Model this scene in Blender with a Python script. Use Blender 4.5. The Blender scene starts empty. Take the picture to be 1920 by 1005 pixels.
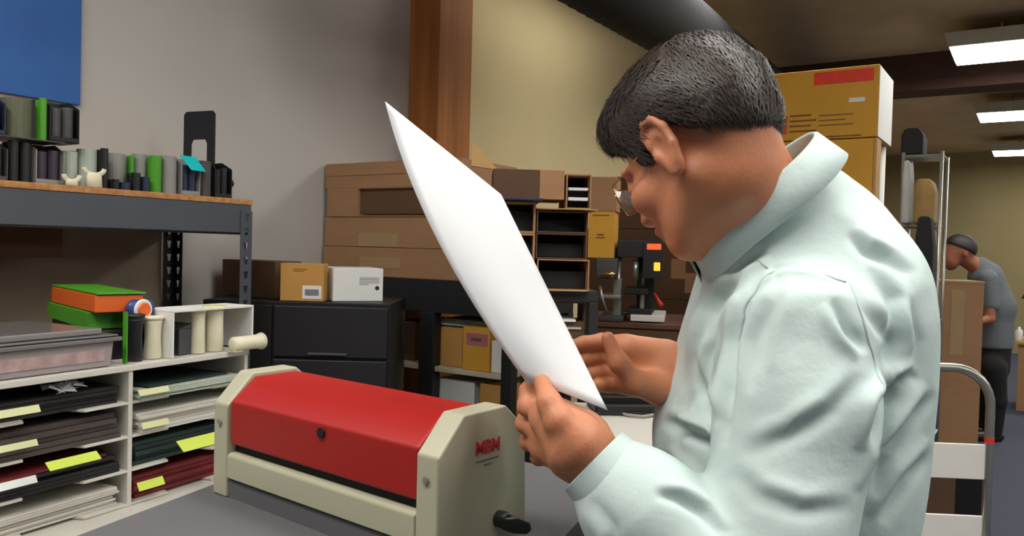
import bpy, math, random
import numpy as np
from mathutils import Vector
random.seed(5); rng = np.random.RandomState(5)
S = bpy.context.scene
COL = S.collection
# ------------------------------------------------------------------ camera
FPX = 1500.0; CZ = 1.38
_p, _r = math.radians(1.4), math.radians(1.5)
FW = np.array([0, math.cos(_p), -math.sin(_p)]); _r0 = np.array([1., 0, 0]); _u0 = np.cross(_r0, FW)
RT = math.cos(_r)*_r0 + math.sin(_r)*_u0; UP = -math.sin(_r)*_r0 + math.cos(_r)*_u0
CC = np.array([0, 0, CZ])
cam = bpy.data.cameras.new('camera'); camo = bpy.data.objects.new('camera', cam); COL.objects.link(camo)
cam.sensor_width = 36; cam.lens = 36*FPX/1920; cam.clip_start = .02
from mathutils import Matrix
camo.matrix_world = Matrix(((RT[0], UP[0], -FW[0], 0), (RT[1], UP[1], -FW[1], 0), (RT[2], UP[2], -FW[2], CZ), (0, 0, 0, 1)))
S.camera = camo
# ------------------------------------------------------------------ view + world
S.view_settings.view_transform = 'Standard'; S.view_settings.look = 'None'
S.view_settings.gamma = 1; S.view_settings.use_curve_mapping = False
S.view_settings.exposure = 0.0
W = bpy.data.worlds.new('world'); S.world = W; W.use_nodes = True
W.node_tree.nodes['Background'].inputs[0].default_value = (.86, .93, 1.0, 1)
W.node_tree.nodes['Background'].inputs[1].default_value = .10
LAMP = 11.5      # emission of the ceiling diffusers

# ------------------------------------------------------------------ measuring helpers
def ray(x, y): return FW + RT*(x-960)/FPX - UP*(y-502.5)/FPX
def at(x, y, D): return CC + ray(x, y)*D
def onz(x, y, z):
    d = ray(x, y); return CC + d*((z-CZ)/d[2])
def rz(a): return np.array([math.cos(a), math.sin(a), 0]), np.array([-math.sin(a), math.cos(a), 0])
class Frame:
    """local frame: origin, turned about z; hit() reads where a sight line meets the local plane y = yo"""
    def __init__(s, o, deg): s.o = np.array(o, float); s.a = math.radians(deg); s.x, s.y = rz(s.a)
    def hit(s, px, py, yo=0):
        d = ray(px, py); q = s.o + s.y*yo; t = np.dot(q-CC, s.y)/np.dot(d, s.y); P = CC+d*t-s.o
        return float(P@s.x), float(CC[2]+d[2]*t)
    def w(s, lx, ly, z): return s.o*np.array([1, 1, 0]) + s.x*lx + s.y*ly + np.array([0, 0, z])
ADEG = 56.7      # long wall direction; BDEG across it
BDEG = -33.3
# ------------------------------------------------------------------ materials
def lin(c):
    return tuple(((v/255)/12.92 if v/255 <= .04045 else ((v/255+.055)/1.055)**2.4) for v in c) + (1,)
def mat(name, rgb, rough=.6, var=.06, scale=12, bump=0, bscale=80, metal=0, sub=0, stretch=None, coat=0, second=None, spec=.5, emit=0, alpha=1, trans=0):
    m = bpy.data.materials.new(name); m.use_nodes = True; n = m.node_tree.nodes; l = m.node_tree.links
    b = n['Principled BSDF']; b.inputs['Roughness'].default_value = rough; b.inputs['Metallic'].default_value = metal
    b.inputs['Specular IOR Level'].default_value = spec
    tc = n.new('ShaderNodeTexCoord'); mp = n.new('ShaderNodeMapping'); l.new(tc.outputs['Object'], mp.inputs[0])
    if stretch: mp.inputs['Scale'].default_value = stretch
    nz = n.new('ShaderNodeTexNoise'); nz.inputs['Scale'].default_value = scale; nz.inputs['Detail'].default_value = 5
    l.new(mp.outputs[0], nz.inputs['Vector'])
    cr = n.new('ShaderNodeValToRGB'); c = lin(rgb)
    if second: c2 = lin(second); c1 = c
    else: c1 = tuple(v*(1-var) for v in c[:3])+(1,); c2 = tuple(min(1, v*(1+var)) for v in c[:3])+(1,)
    cr.color_ramp.elements[0].position = .35; cr.color_ramp.elements[1].position = .65
    cr.color_ramp.elements[0].color = c1; cr.color_ramp.elements[1].color = c2
    l.new(nz.outputs['Fac'], cr.inputs[0]); l.new(cr.outputs[0], b.inputs['Base Color'])
    if bump:
        n2 = n.new('ShaderNodeTexNoise'); n2.inputs['Scale'].default_value = bscale; n2.inputs['Detail'].default_value = 4
        l.new(mp.outputs[0], n2.inputs['Vector'])
        bp = n.new('ShaderNodeBump'); bp.inputs['Strength'].default_value = bump; bp.inputs['Distance'].default_value = .004
        l.new(n2.outputs['Fac'], bp.inputs['Height']); l.new(bp.outputs[0], b.inputs['Normal'])
    if sub: b.inputs['Subsurface Weight'].default_value = sub; b.inputs['Subsurface Radius'].default_value = (1, .35, .2); b.inputs['Subsurface Scale'].default_value = .008
    if coat: b.inputs['Coat Weight'].default_value = coat; b.inputs['Coat Roughness'].default_value = .2
    if emit: b.inputs['Emission Color'].default_value = c; b.inputs['Emission Strength'].default_value = emit
    if alpha < 1: b.inputs['Alpha'].default_value = alpha
    if trans: b.inputs['Transmission Weight'].default_value = trans
    return m
M = dict(
 wall=mat('painted_wall', (193, 189, 184), .9, .025, 2, .05, 60),
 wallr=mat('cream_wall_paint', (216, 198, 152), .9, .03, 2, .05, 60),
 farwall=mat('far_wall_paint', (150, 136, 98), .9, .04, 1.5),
 ceil=mat('ceiling_paint', (200, 178, 148), .95, .06, 3),
 beam=mat('dark_beam_wood', (74, 48, 38), .8, .15, 6, stretch=(1, 8, 8)),
 floor=mat('blue_grey_carpet', (62, 68, 84), .95, .12, 90, .3, 300),
 lampglow=mat('lamp_diffuser', (255, 252, 244), .5, 0, 5, emit=LAMP),
 lampcase=mat('lamp_housing', (200, 200, 190), .5),
 post=mat('fir_post_wood', (146, 90, 44), .65, .3, 3, .04, 30, stretch=(5, 5, .35), second=(178, 116, 62), spec=.25),
 blue=mat('blue_poster', (38, 92, 168), .5, .1, 2.5, second=(46, 108, 182)),
 steel=mat('grey_rack_steel', (74, 78, 88), .45, .05, 10, spec=.5),
 bsteel=mat('black_rack_steel', (30, 31, 34), .5, .1, 10),
 board=mat('particle_board', (168, 112, 66), .8, .25, 60, .2, 200, second=(196, 142, 94)),
 card=mat('brown_cardboard', (162, 122, 88), .85, .05, 8, .05, 60, stretch=(1, 1, 6)),
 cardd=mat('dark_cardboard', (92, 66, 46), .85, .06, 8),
 cardl=mat('light_cardboard', (184, 144, 92), .85, .05, 8),
 cardy=mat('yellow_cardboard', (206, 152, 50), .8, .06, 5, .04, 40),
 cardb=mat('yellow_brown_carton', (190, 140, 72), .8, .05, 6),
 tape=mat('beige_tape', (168, 138, 98), .5, .04, 8),
 white=mat('white_laminate', (206, 202, 194), .5, .03, 5),
 whitebox=mat('white_carton', (222, 222, 220), .6, .02, 5),
 paper=mat('white_paper', (226, 228, 232), .55, .01, 3),
 pink=mat('pink_label', (170, 104, 116), .6, .1, 30),
 ink=mat('grey_print', (120, 120, 130), .6, .1, 60),
 binked=mat('brown_print', (120, 82, 30), .7, .1, 20),
 redprint=mat('red_print', (222, 52, 28), .6, .1, 20),
 red=mat('red_painted_cover', (166, 19, 12), .5, .02, 8, .02, 300),
 cream=mat('cream_machine_paint', (184, 181, 156), .45, .02, 8, .03, 400),
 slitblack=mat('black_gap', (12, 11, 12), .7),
 rubber=mat('black_plastic', (22, 22, 24), .45, .1, 10),
 logo=mat('red_lettering', (190, 44, 48), .6),
 smallink=mat('dull_green_lettering', (118, 120, 100), .7),
 bench=mat('grey_bench_surface', (98, 98, 101), .6, .03, 6, .05, 200),
 skin=mat('skin', (196, 124, 86), .5, .12, 18, .12, 220, sub=.12, second=(208, 138, 102)),
 skind=mat('tanned_skin', (150, 92, 66), .6, .1, 18),
 shirt=mat('pale_aqua_cotton', (200, 217, 215), .85, .03, 7, .6, 24),
 stitch=mat('shirt_seam', (182, 198, 197), .9),
 hair=mat('dark_brown_hair', (50, 40, 36), .45, .3, 400, second=(74, 62, 56), spec=.5),
 hair2=mat('black_hair', (30, 26, 26), .6, .2, 30),
 gold=mat('thin_gold_metal', (200, 170, 120), .25, .05, 10, metal=1),
 lens=mat('clear_lens', (235, 240, 240), .03, 0, 5, alpha=.25),
 trous=mat('charcoal_trousers', (44, 46, 56), .9, .08, 40),
 black=mat('black_cloth', (18, 18, 20), .9, .1, 40),
 shoe=mat('black_leather', (24, 20, 18), .35),
 polo=mat('grey_knit_shirt', (98, 103, 108), .9, .08, 60, .2, 200),
 green=mat('green_plastic', (74, 150, 34), .4, .05, 8),
 olive=mat('olive_grey_plastic', (92, 92, 72), .5, .08, 8),
 orange=mat('orange_board', (222, 98, 30), .5, .05, 8),
 navy=mat('navy_plastic', (36, 42, 70), .45, .1, 8),
 grey=mat('grey_plastic', (140, 140, 136), .5, .05, 8),
 dgrey=mat('dark_grey_plastic', (70, 68, 70), .5, .08, 8),
 purple=mat('dark_purple_plastic', (58, 46, 62), .5, .08, 8),
 ivory=mat('ivory_plastic', (222, 216, 190), .45, .04, 8),
 cyan=mat('turquoise_note', (0, 186, 190), .6, .02, 8),
 paletag=mat('pale_yellow_tag', (206, 208, 158), .6, .03, 8),
 lime=mat('lime_tag', (198, 216, 84), .6, .03, 8),
 maroon=mat('maroon_paper', (110, 24, 32), .7, .08, 20),
 blackpaper=mat('black_paper', (24, 22, 24), .7, .1, 20),
 brownpaper=mat('brown_grey_paper', (72, 62, 60), .7, .08, 20),
 greenpaper=mat('pale_green_paper', (176, 186, 172), .7, .04, 20),
 dgreenpaper=mat('dark_green_paper', (24, 46, 44), .7, .04, 20),
 clear=mat('clear_plastic_film', (220, 222, 228), .12, .05, 8, .8, 40, alpha=.35),
 taupe=mat('taupe_board', (150, 136, 118), .9, .08, 5),
 woodr=mat('reddish_wood', (98, 62, 44), .7, .1, 8),
 duct=mat('black_duct', (11, 13, 19), .95, .15, 10, .3, 60),
 alu=mat('brushed_aluminium', (190, 190, 180), .3, .04, 30, metal=.8),
 whitem=mat('white_painted_metal', (232, 228, 222), .4, .02, 8),
 cabl=mat('grey_cable', (150, 146, 138), .5),
 rose=mat('dark_pink_plastic', (196, 52, 92), .4),
 amber=mat('amber_light', (255, 178, 60), .5, emit=1.2),
 orangel=mat('orange_lit_sign', (255, 96, 50), .5, emit=.7),
 steelm=mat('machine_steel', (170, 170, 165), .3, .05, 20, metal=.7),
 tan=mat('tan_sack', (150, 118, 70), .8, .15, 10, .4, 30),
)
# ------------------------------------------------------------------ object helpers
def link(o, parent=None):
    COL.objects.link(o)
    if parent is not None: o.parent = parent
    return o
def thing(name, label, cat, loc=(0, 0, 0), deg=0, group=None, tilt=(0, 0)):
    o = bpy.data.objects.new(name, None); o.empty_display_size = .05; link(o)
    o.location = Vector([float(v) for v in loc]); o.rotation_euler = (math.radians(tilt[0]), math.radians(tilt[1]), math.radians(deg))
    o['label'] = label; o['category'] = cat
    if group: o['group'] = group
    return o
def tag(o, label, cat, group=None):
    o['label'] = label; o['category'] = cat
    if group: o['group'] = group
    return o
def struct(o): o['kind'] = 'structure'; return o
def place(o, loc, deg=0, tilt=(0, 0)):
    o.location = Vector([float(v) for v in loc]); o.rotation_euler = (math.radians(tilt[0]), math.radians(tilt[1]), math.radians(deg)); return o
class MB:
    def __init__(s): s.v = []; s.f = []
    def add(s, vs, fs):
        k = len(s.v); s.v += [tuple(float(c) for c in v) for v in vs]; s.f += [tuple(i+k for i in f) for f in fs]; return s
    def box(s, x0, x1, y0, y1, z0, z1):
        return s.add([(x0, y0, z0), (x1, y0, z0), (x1, y1, z0), (x0, y1, z0), (x0, y0, z1), (x1, y0, z1), (x1, y1, z1), (x0, y1, z1)],
                     [(0, 3, 2, 1), (4, 5, 6, 7), (0, 1, 5, 4), (1, 2, 6, 5), (2, 3, 7, 6), (3, 0, 4, 7)])
    def prism(s, pts, axis, a, b):
        """pts: 2-D outline; axis 'x': (y,z), 'y': (x,z), 'z': (x,y)"""
        n = len(pts)
        def e(p, t): return {'x': (t, p[0], p[1]), 'y': (p[0], t, p[1]), 'z': (p[0], p[1], t)}[axis]
        vs = [e(p, a) for p in pts]+[e(p, b) for p in pts]
        fs = [tuple(range(n))[::-1], tuple(range(n, 2*n))]+[(i, (i+1) % n, n+(i+1) % n, n+i) for i in range(n)]
        return s.add(vs, fs)
    def tube(s, pts, r, n=10, cap=True):
        pts = [np.array(p, float) for p in pts]; rs = r if hasattr(r, '__len__') else [r]*len(pts)
        base = len(s.v); prev = None
        for i, p in enumerate(pts):
            t = pts[min(i+1, len(pts)-1)]-pts[max(i-1, 0)]; t /= np.linalg.norm(t)+1e-9
            if prev is None:
                a = np.cross(t, [0, 0, 1.]) if abs(t[2]) < .9 else np.cross(t, [1., 0, 0])
            else: a = prev - t*np.dot(prev, t)
            a /= np.linalg.norm(a); b = np.cross(t, a); prev = a
            for k in range(n):
                th = 2*math.pi*k/n; s.v.append(tuple(float(c) for c in p+rs[i]*(a*math.cos(th)+b*math.sin(th))))
        for i in range(len(pts)-1):
            for k in range(n):
                s.f.append((base+i*n+k, base+i*n+(k+1) % n, base+(i+1)*n+(k+1) % n, base+(i+1)*n+k))
        if cap:
            s.f.append(tuple(base+k for k in range(n))[::-1]); s.f.append(tuple(base+(len(pts)-1)*n+k for k in range(n)))
        return s
    def lathe(s, prof, c=(0, 0, 0), n=20, axis='z'):
        base = len(s.v)
        for r, h in prof:
            for k in range(n):
                th = 2*math.pi*k/n; a, b = r*math.cos(th), r*math.sin(th)
                p = {'z': (a, b, h), 'x': (h, a, b), 'y': (a, h, b)}[axis]
                s.v.append((c[0]+p[0], c[1]+p[1], c[2]+p[2]))
        m = len(prof)
        for i in range(m-1):
            for k in range(n): s.f.append((base+i*n+k, base+i*n+(k+1) % n, base+(i+1)*n+(k+1) % n, base+(i+1)*n+k))
        s.f.append(tuple(base+k for k in range(n))[::-1]); s.f.append(tuple(base+(m-1)*n+k for k in range(n)))
        return s
    def build(s, name, m, parent=None, bevel=0, smooth=False, solid=0, seg=2):
        me = bpy.data.meshes.new(name); me.from_pydata(s.v, [], s.f); me.update()
        me.materials.append(m if not isinstance(m, str) else M[m])
        import bmesh
        b = bmesh.new(); b.from_mesh(me); bmesh.ops.recalc_face_normals(b, faces=b.faces); b.to_mesh(me); b.free()
        o = bpy.data.objects.new(name, me); link(o, parent)
        if solid:
            q = o.modifiers.new('solid', 'SOLIDIFY'); q.thickness = solid; q.offset = 0
        if bevel:
            q = o.modifiers.new('bevel', 'BEVEL'); q.width = bevel; q.segments = seg; q.limit_method = 'ANGLE'; q.angle_limit = math.radians(40)
        if smooth:
            for p in me.polygons: p.use_smooth = True
        elif bevel:
            for p in me.polygons: p.use_smooth = True
            q = o.modifiers.new('wn', 'WEIGHTED_NORMAL')
        return o
def box(name, m, parent, x0, x1, y0, y1, z0, z1, bevel=.002): return MB().box(x0, x1, y0, y1, z0, z1).build(name, m, parent, bevel)
def text(body, size, m, parent, name, loc, rot, ext=.0004, bold=0):
    c = bpy.data.curves.new(name, 'FONT'); c.body = body; c.size = size; c.extrude = ext; c.offset = bold; c.align_x = 'CENTER'; c.align_y = 'CENTER'
    t = bpy.data.objects.new(name, c); COL.objects.link(t)
    dg = bpy.context.evaluated_depsgraph_get(); me = bpy.data.meshes.new_from_object(t.evaluated_get(dg)); bpy.data.objects.remove(t)
    me.materials.clear(); me.materials.append(M[m]); o = bpy.data.objects.new(name, me); link(o, parent); o.location = loc; o.rotation_euler = rot
    return o

# ================================================================== SETTING
# long wall on the left: origin below pixel 600 on the wall, x runs away along it, y into the wall
WL = Frame((-.24*3.14, 3.14, 0), ADEG)
CEIL = 3.05
SEAM = WL.hit(765, 200)[0]+.12
struct(MB().box(-7, SEAM, 0, .12, 0, CEIL).build('wall_left', 'wall'))
struct(MB().box(SEAM, 13, 0, .12, 0, CEIL).build('wall_left_far', 'wallr'))
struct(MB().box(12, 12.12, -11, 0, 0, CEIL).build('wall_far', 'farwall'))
struct(MB().box(-7, 12.12, -11, .12, -.05, 0).build('floor', 'floor'))
struct(MB().box(-7, 12.12, -11, .12, CEIL, CEIL+.05).build('ceiling', 'ceil'))
for n_ in ('wall_left', 'wall_left_far', 'wall_far', 'floor', 'ceiling'): place(bpy.data.objects[n_], (WL.o[0], WL.o[1], 0), ADEG)
# wooden post
po = MB().box(0, .242, -.167, 0, 0, CEIL).build('trim_1', 'post', None, .006)
place(po, WL.w(WL.hit(765, 200)[0], 0, 0), ADEG); struct(po)
# ceiling beam across
LS = Frame((2.97, 5.56, 0), BDEG)       # fixture rows: x across the room, y along it
bo = MB().box(-2.2, 8, .98, 1.3, CEIL-.30, CEIL).build('trim_2', 'beam'); place(bo, (2.97, 5.56, 0), BDEG); struct(bo)
# ceiling lamps
lampsites = [(0, 0, 'ceiling lamp nearest of the three seen, beside the dark beam', 1), (0, 2.95, 'middle ceiling lamp of the three seen at the right', 1),
             (0, 6.2, 'smallest and farthest ceiling lamp at the right', 1), (-1.2, -2.75, 'lamp added out of view above the cardboard stack to brighten the cream wall', 0), (0, -5.4, 'ceiling lamp above the man in the pale shirt, out of view', 0),  # the cardboard-stack lamp is off the row, added to brighten the cream wall
             (-1.6, -6.8, 'lamp added out of view above the steel shelf for more light from above', 0)]  # unseen lamp added over the shelf to light the left side from above
lampsites += [(3.7, y, 'ceiling lamp in the second row, %s, out of view' % w, 0) for y, w in ((6.2, 'farthest'), (2.95, 'second from far wall'), (0, 'by the dark beam'), (-2.9, 'beyond the yellow boxes'), (-5.4, 'right of the man'))]
first = None
def lampbuild(label):
    t = thing('ceiling_lamp', label, 'ceiling lamp', (0, 0, 0), BDEG, 'fluorescent ceiling lamps')
    MB().prism([(-.03, .10), (.0, .0), (2.4, .0), (2.43, .10)], 'y', 0, .6).build('housing', 'lampcase', t, .004)
    MB().box(.01, 2.39, .015, .585, -.012, -.001).build('diffuser', 'lampglow', t, .004)
    for x in (.3, 2.1): MB().tube([(x, .3, .1), (x, .3, .2)], .008).build('hanger', 'lampcase', t)
    return t
for lx, ly, lb, vis in lampsites:
    if first is None: first = t = lampbuild(lb)
    else:
        t = first.copy(); COL.objects.link(t); t['label'] = lb
        for ch in list(first.children):
            c = ch.copy(); COL.objects.link(c); c.parent = t
    t.location = Vector(LS.w(lx, ly, 2.85))
# black flexible duct below the ceiling
d0, d1 = at(1215, 10, 3.6), at(1440, 170, 6.2)
dirv = (d1-d0); pts = [d0 + dirv*t for t in np.linspace(-.55, 1.3, 120)]
du = MB().tube(pts, [.165+.006*(i % 2) for i in range(120)], 20).build('ceiling_duct', 'duct', None, smooth=True)
tag(du, 'thick black flexible duct running below the ceiling above the man', 'duct')
# blue poster
h0 = WL.hit(149, 5); h1 = WL.hit(146, 185)
px1 = WL.hit(148, 100)[0]
bp_ = MB().box(px1-1.1, px1, -.012, -.002, WL.hit(75, 186)[1], 2.75).build('wall_poster', 'blue', None, .001); place(bp_, (WL.o[0], WL.o[1], 0), ADEG)
tag(bp_, 'plain blue poster board on the wall above the steel shelf', 'poster')

# ================================================================== BIG MAN
# ---- signed distance toolkit
def L(v): return np.sqrt((v*v).sum(-1))
def smin(a, b, k):
    h = np.clip(.5+.5*(b-a)/k, 0, 1); return b*(1-h)+a*h-k*h*(1-h)
def smax(a, b, k): return -smin(-a, -b, k)
def cone(p, a, b, ra, rb):
    a = np.asarray(a, np.float32); b = np.asarray(b, np.float32); ba = b-a; t = np.clip(((p-a)@ba)/(ba@ba), 0, 1)
    return L(p-a-t[:, None]*ba)-(ra+(rb-ra)*t)
def chain(p, pts, rs, k=.004):
    d = None
    for i in range(len(pts)-1):
        e = cone(p, pts[i], pts[i+1], rs[i], rs[i+1]); d = e if d is None else smin(d, e, k)
    return d
def ell(p, c, r, R=None):
    q = p-np.asarray(c, np.float32)
    if R is not None: q = q@np.asarray(R, np.float32)
    r = np.asarray(r, np.float32); k0 = L(q/r); k1 = L(q/(r*r))
    return k0*(k0-1)/np.maximum(k1, 1e-6)
def bounded(p, c, rad, fn):
    d = L(p-np.asarray(c, np.float32))-rad+.02
    m = d < .02
    if m.any(): d[m] = fn(p[m])
    return d
def polygonize(fn, lo, hi, h, margin=1.6):
    lo = np.array(lo, np.float32); n = np.ceil((np.array(hi)-lo)/h).astype(int)+1
    B = 12; nb = (n+B-1)//B; N = nb*B
    bi = np.stack(np.meshgrid(*[np.arange(k) for k in nb], indexing='ij'), -1).reshape(-1, 3)
    cd = fn((lo+(bi*B+(B-1)/2)*h).astype(np.float32))
    V = np.empty(tuple(N), np.float32); V8 = V.reshape(nb[0], B, nb[1], B, nb[2], B)
    V8[:] = np.sign(cd).reshape(*nb)[:, None, :, None, :, None]
    near = bi[np.abs(cd) < margin*B*h*.87+.01]
    off = np.stack(np.meshgrid(*[np.arange(B)]*3, indexing='ij'), -1).reshape(-1, 3)
    for s in range(0, len(near), 150):
        q = near[s:s+150]; P = (lo+(q[:, None, :]*B+off[None])*h).astype(np.float32)
        d = fn(P.reshape(-1, 3)).reshape(len(q), B, B, B)
        for k, (i, j, l) in enumerate(q): V[i*B:(i+1)*B, j*B:(j+1)*B, l*B:(l+1)*B] = d[k]
    I = V < 0
    cells = np.zeros(tuple(x-1 for x in V.shape), np.uint8)
    sl = lambda o, A: A[o[0]:A.shape[0]-1+o[0], o[1]:A.shape[1]-1+o[1], o[2]:A.shape[2]-1+o[2]]
    for o in [(a, b, c) for a in (0, 1) for b in (0, 1) for c in (0, 1)]: cells += sl(o, I)
    act = np.argwhere((cells > 0) & (cells < 8))
    idx = np.full(cells.shape, -1, np.int32); idx[tuple(act.T)] = np.arange(len(act))
    acc = np.zeros((len(act), 3)); cnt = np.zeros(len(act))
    cor = [(a, b, c) for a in (0, 1) for b in (0, 1) for c in (0, 1)]
    for a in cor:
        for ax in range(3):
            if a[ax]: continue
            b = list(a); b[ax] = 1
            va = V[tuple((act+a).T)]; vb = V[tuple((act+b).T)]; m = (va < 0) != (vb < 0)
            t = np.zeros_like(va); t[m] = va[m]/(va[m]-vb[m]); t = np.clip(t, .02, .98)
            q = act+np.array(a); q = q.astype(float); q[:, ax] += t
            acc[m] += q[m]; cnt[m] += 1
    verts = lo+acc/cnt[:, None]*h
    faces = []
    for ax in range(3):
        u_, v_ = (ax+1) % 3, (ax+2) % 3
        A = np.moveaxis(I, ax, 0); e = A[:-1] != A[1:]
        E = np.argwhere(e); c = np.zeros_like(E)
        full = np.zeros((len(E), 3), int); rest = [k for k in range(3) if k != ax]
        full[:, ax] = E[:, 0]; full[:, rest[0]] = E[:, 1]; full[:, rest[1]] = E[:, 2]
        ok = (full[:, u_] > 0) & (full[:, v_] > 0) & (full[:, u_] < cells.shape[u_]) & (full[:, v_] < cells.shape[v_]) & (full[:, ax] < cells.shape[ax])
        full = full[ok]
        if not len(full): continue
        ins = I[tuple(full.T)]
        du_ = np.zeros(3, int); du_[u_] = 1; dv_ = np.zeros(3, int); dv_[v_] = 1
        Q = np.stack([idx[tuple(full.T)], idx[tuple((full-du_).T)], idx[tuple((full-du_-dv_).T)], idx[tuple((full-dv_).T)]], 1)
        Q[~ins] = Q[~ins][:, ::-1]
        faces.append(Q)
    F = np.concatenate(faces); F = F[(F >= 0).all(1)]
    return verts, F
def npmesh(name, V, F, m, parent=None):
    me = bpy.data.meshes.new(name)
    me.vertices.add(len(V)); me.vertices.foreach_set('co', np.asarray(V, np.float32).ravel())
    me.loops.add(len(F)*4); me.loops.foreach_set('vertex_index', np.asarray(F, np.int32).ravel())
    me.polygons.add(len(F)); me.polygons.foreach_set('loop_start', np.arange(0, len(F)*4, 4, dtype=np.int32))
    me.update(calc_edges=True); me.validate()
    me.polygons.foreach_set('use_smooth', np.ones(len(me.polygons), bool))
    me.materials.append(M[m]); o = bpy.data.objects.new(name, me); link(o, parent); return o
def normals(V, F):
    n = np.zeros_like(V); a = np.cross(V[F[:, 2]]-V[F[:, 0]], V[F[:, 3]]-V[F[:, 1]])
    for k in range(4): np.add.at(n, F[:, k], a)
    return n/(np.linalg.norm(n, axis=1)[:, None]+1e-12)
def project(V):
    q = V-CC; D = q@FW; return 960+FPX*(q@RT)/D, 502.5-FPX*(q@UP)/D, D
def vnoise(P, seed=0):
    r = np.random.RandomState(seed); o = 0
    for _ in range(7):
        d = r.normal(size=3); d /= np.linalg.norm(d); o = o+np.sin((P@d)*r.uniform(.6, 1.5)+r.uniform(0, 6.3)+1.3*np.sin((P@np.roll(d, 1))*.8))
    return o/7
# ---- frame of the head: forward, left, up
psi, th = math.radians(48), math.radians(33)
HS = .92      # head size
fh = np.array([-math.cos(psi), math.sin(psi), 0]); HL = np.array([-math.sin(psi), -math.cos(psi), 0])
HF = math.cos(th)*fh-math.sin(th)*np.array([0, 0, 1.]); HU = math.sin(th)*fh+math.cos(th)*np.array([0, 0, 1.])
HR = np.stack([HF, HL, HU], 1)
HO = at(1235, 281, .875)-.078*HS*HL
def hw(x, y, z): return HO+HR@np.array([x, y, z])*HS
def cranium(q): return smin(ell(q, (-.016, 0, .044), (.095, .078, .085)), ell(q, (-.030, 0, .02), (.076, .076, .074)), .03)
def head_local(q):
    d = cranium(q)
    d = smin(d, ell(q, (.028, 0, -.024), (.064, .060, .074)), .03)
    d = smin(d, cone(q, (.066, 0, -.088), (.05, 0, -.075), .022, .033), .025)              # chin
    for s in (1, -1):
        d = smin(d, cone(q, (-.012, s*.058, -.045), (.058, s*.022, -.088), .016, .018), .022)  # jaw line
        d = smin(d, ell(q, (.062, s*.042, -.022), (.024, .022, .02)), .02)                  # cheekbone
        d = smax(d, -ell(q, (.094, s*.033, .004), (.014, .017, .012)), .012)                # eye socket
        d = smin(d, ell(q, (.078, s*.032, .003), (.013, .014, .012)), .003)                 # eyeball
        d = smin(d, cone(q, (.088, s*.012, .02), (.072, s*.052, .022), .007, .006), .012)   # brow
        d = smin(d, ell(q, (.097, s*.012, -.031), (.009, .009, .008)), .006)                # nostril wing
        # ear
        c = math.cos(math.radians(12)); n_ = math.sin(math.radians(12))*s
        Re = np.array([[c, n_, 0], [-n_, c, 0], [0, 0, 1]])
        Re = Re@np.array([[math.cos(.16), 0, math.sin(.16)], [0, 1, 0], [-math.sin(.16), 0, math.cos(.16)]])
        e0 = np.array([-.010, s*.082, 0])
        def ep(x, y, z): return e0+Re@np.array([x, s*y, z])
        qh = q; q = (e0+(q-e0)/1.16).astype(np.float32)
        e = ell(q, e0, (.0185, .0055, .032), Re)
        rim = [ep(.012, .003, .008), ep(.011, .005, .022), ep(0, .006, .031), ep(-.012, .006, .025), ep(-.018, .005, .008), ep(-.015, .004, -.012), ep(-.006, .002, -.026)]
        e = smin(e, chain(q, rim, [.0035, .004, .0042, .0044, .0042, .004, .005], .003), .004)
        e = smin(e, ell(q, ep(.001, .001, -.029), (.010, .0055, .011)), .005)
        e = smax(e, -ell(q, ep(.002, .007, -.004), (.009, .006, .014), Re), .004)
        e = smin(e, ell(q, ep(.012, .002, -.006), (.004, .004, .006)), .004)
        q = qh; d = smin(d, e*1.16, .006)
    d = smin(d, cone(q, (.090, 0, .014), (.103, 0, -.026), .009, .011), .012)               # nose
    d = smin(d, ell(q, (.086, 0, -.055), (.014, .022, .007)), .008)                         # lips
    d = smin(d, ell(q, (.083, 0, -.066), (.013, .019, .007)), .006)
    return d
NB = at(1420, 430, .960)                                                                     # base of the neck
J = {}
# left (near) hand: pinches the sheet at its low corner
lw = at(1122, 872, .835); le = at(1425, 1185, .78); ls = at(1500, 632, .85)
rw = at(1290, 705, 1.07); re_ = at(1470, 905, 1.19); rs_ = at(1490, 600, 1.20)
def left_hand(p):
    d = cone(p, at(1128, 878, .836), at(1092, 842, .842), .029, .034)
    d = smin(d, cone(p, at(1080, 835, .825), at(1040, 790, .845), .034, .022), .02)
    d = smin(d, cone(p, at(1085, 850, .865), at(1030, 835, .885), .030, .022), .02)
    d = smin(d, cone(p, at(1080, 815, .83), at(1028, 778, .85), .026, .020), .015)
    fing = [  # knuckle, middle, end, tip
      ([at(1022, 775, .868), at(988, 762, .892), at(990, 732, .900), at(1006, 712, .897)], [.0125, .0108, .0095, .0085]),
      ([at(1018, 805, .880), at(985, 795, .905), at(996, 760, .920), at(1020, 745, .912)], [.0125, .011, .0098, .0088]),
      ([at(1018, 832, .890), at(992, 828, .915), at(1004, 795, .932), at(1030, 778, .925)], [.012, .0105, .0095, .0085]),
      ([at(1034, 855, .895), at(1010, 857, .915), at(1022, 828, .932), at(1045, 810, .928)], [.011, .0095, .0085, .0078])]
    f = None
    for P, r in fing:
        e = chain(p, P, r, .004); f = e if f is None else smin(f, e, .0025)
    d = smin(d, f, .012)
    t = chain(p, [at(1085, 830, .812), at(1050, 790, .812), at(1030, 755, .822), at(1016, 717, .848)], [.022, .0150, .0118, .0088], .008)
    d = smin(d, t, .008)
    return d
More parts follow.
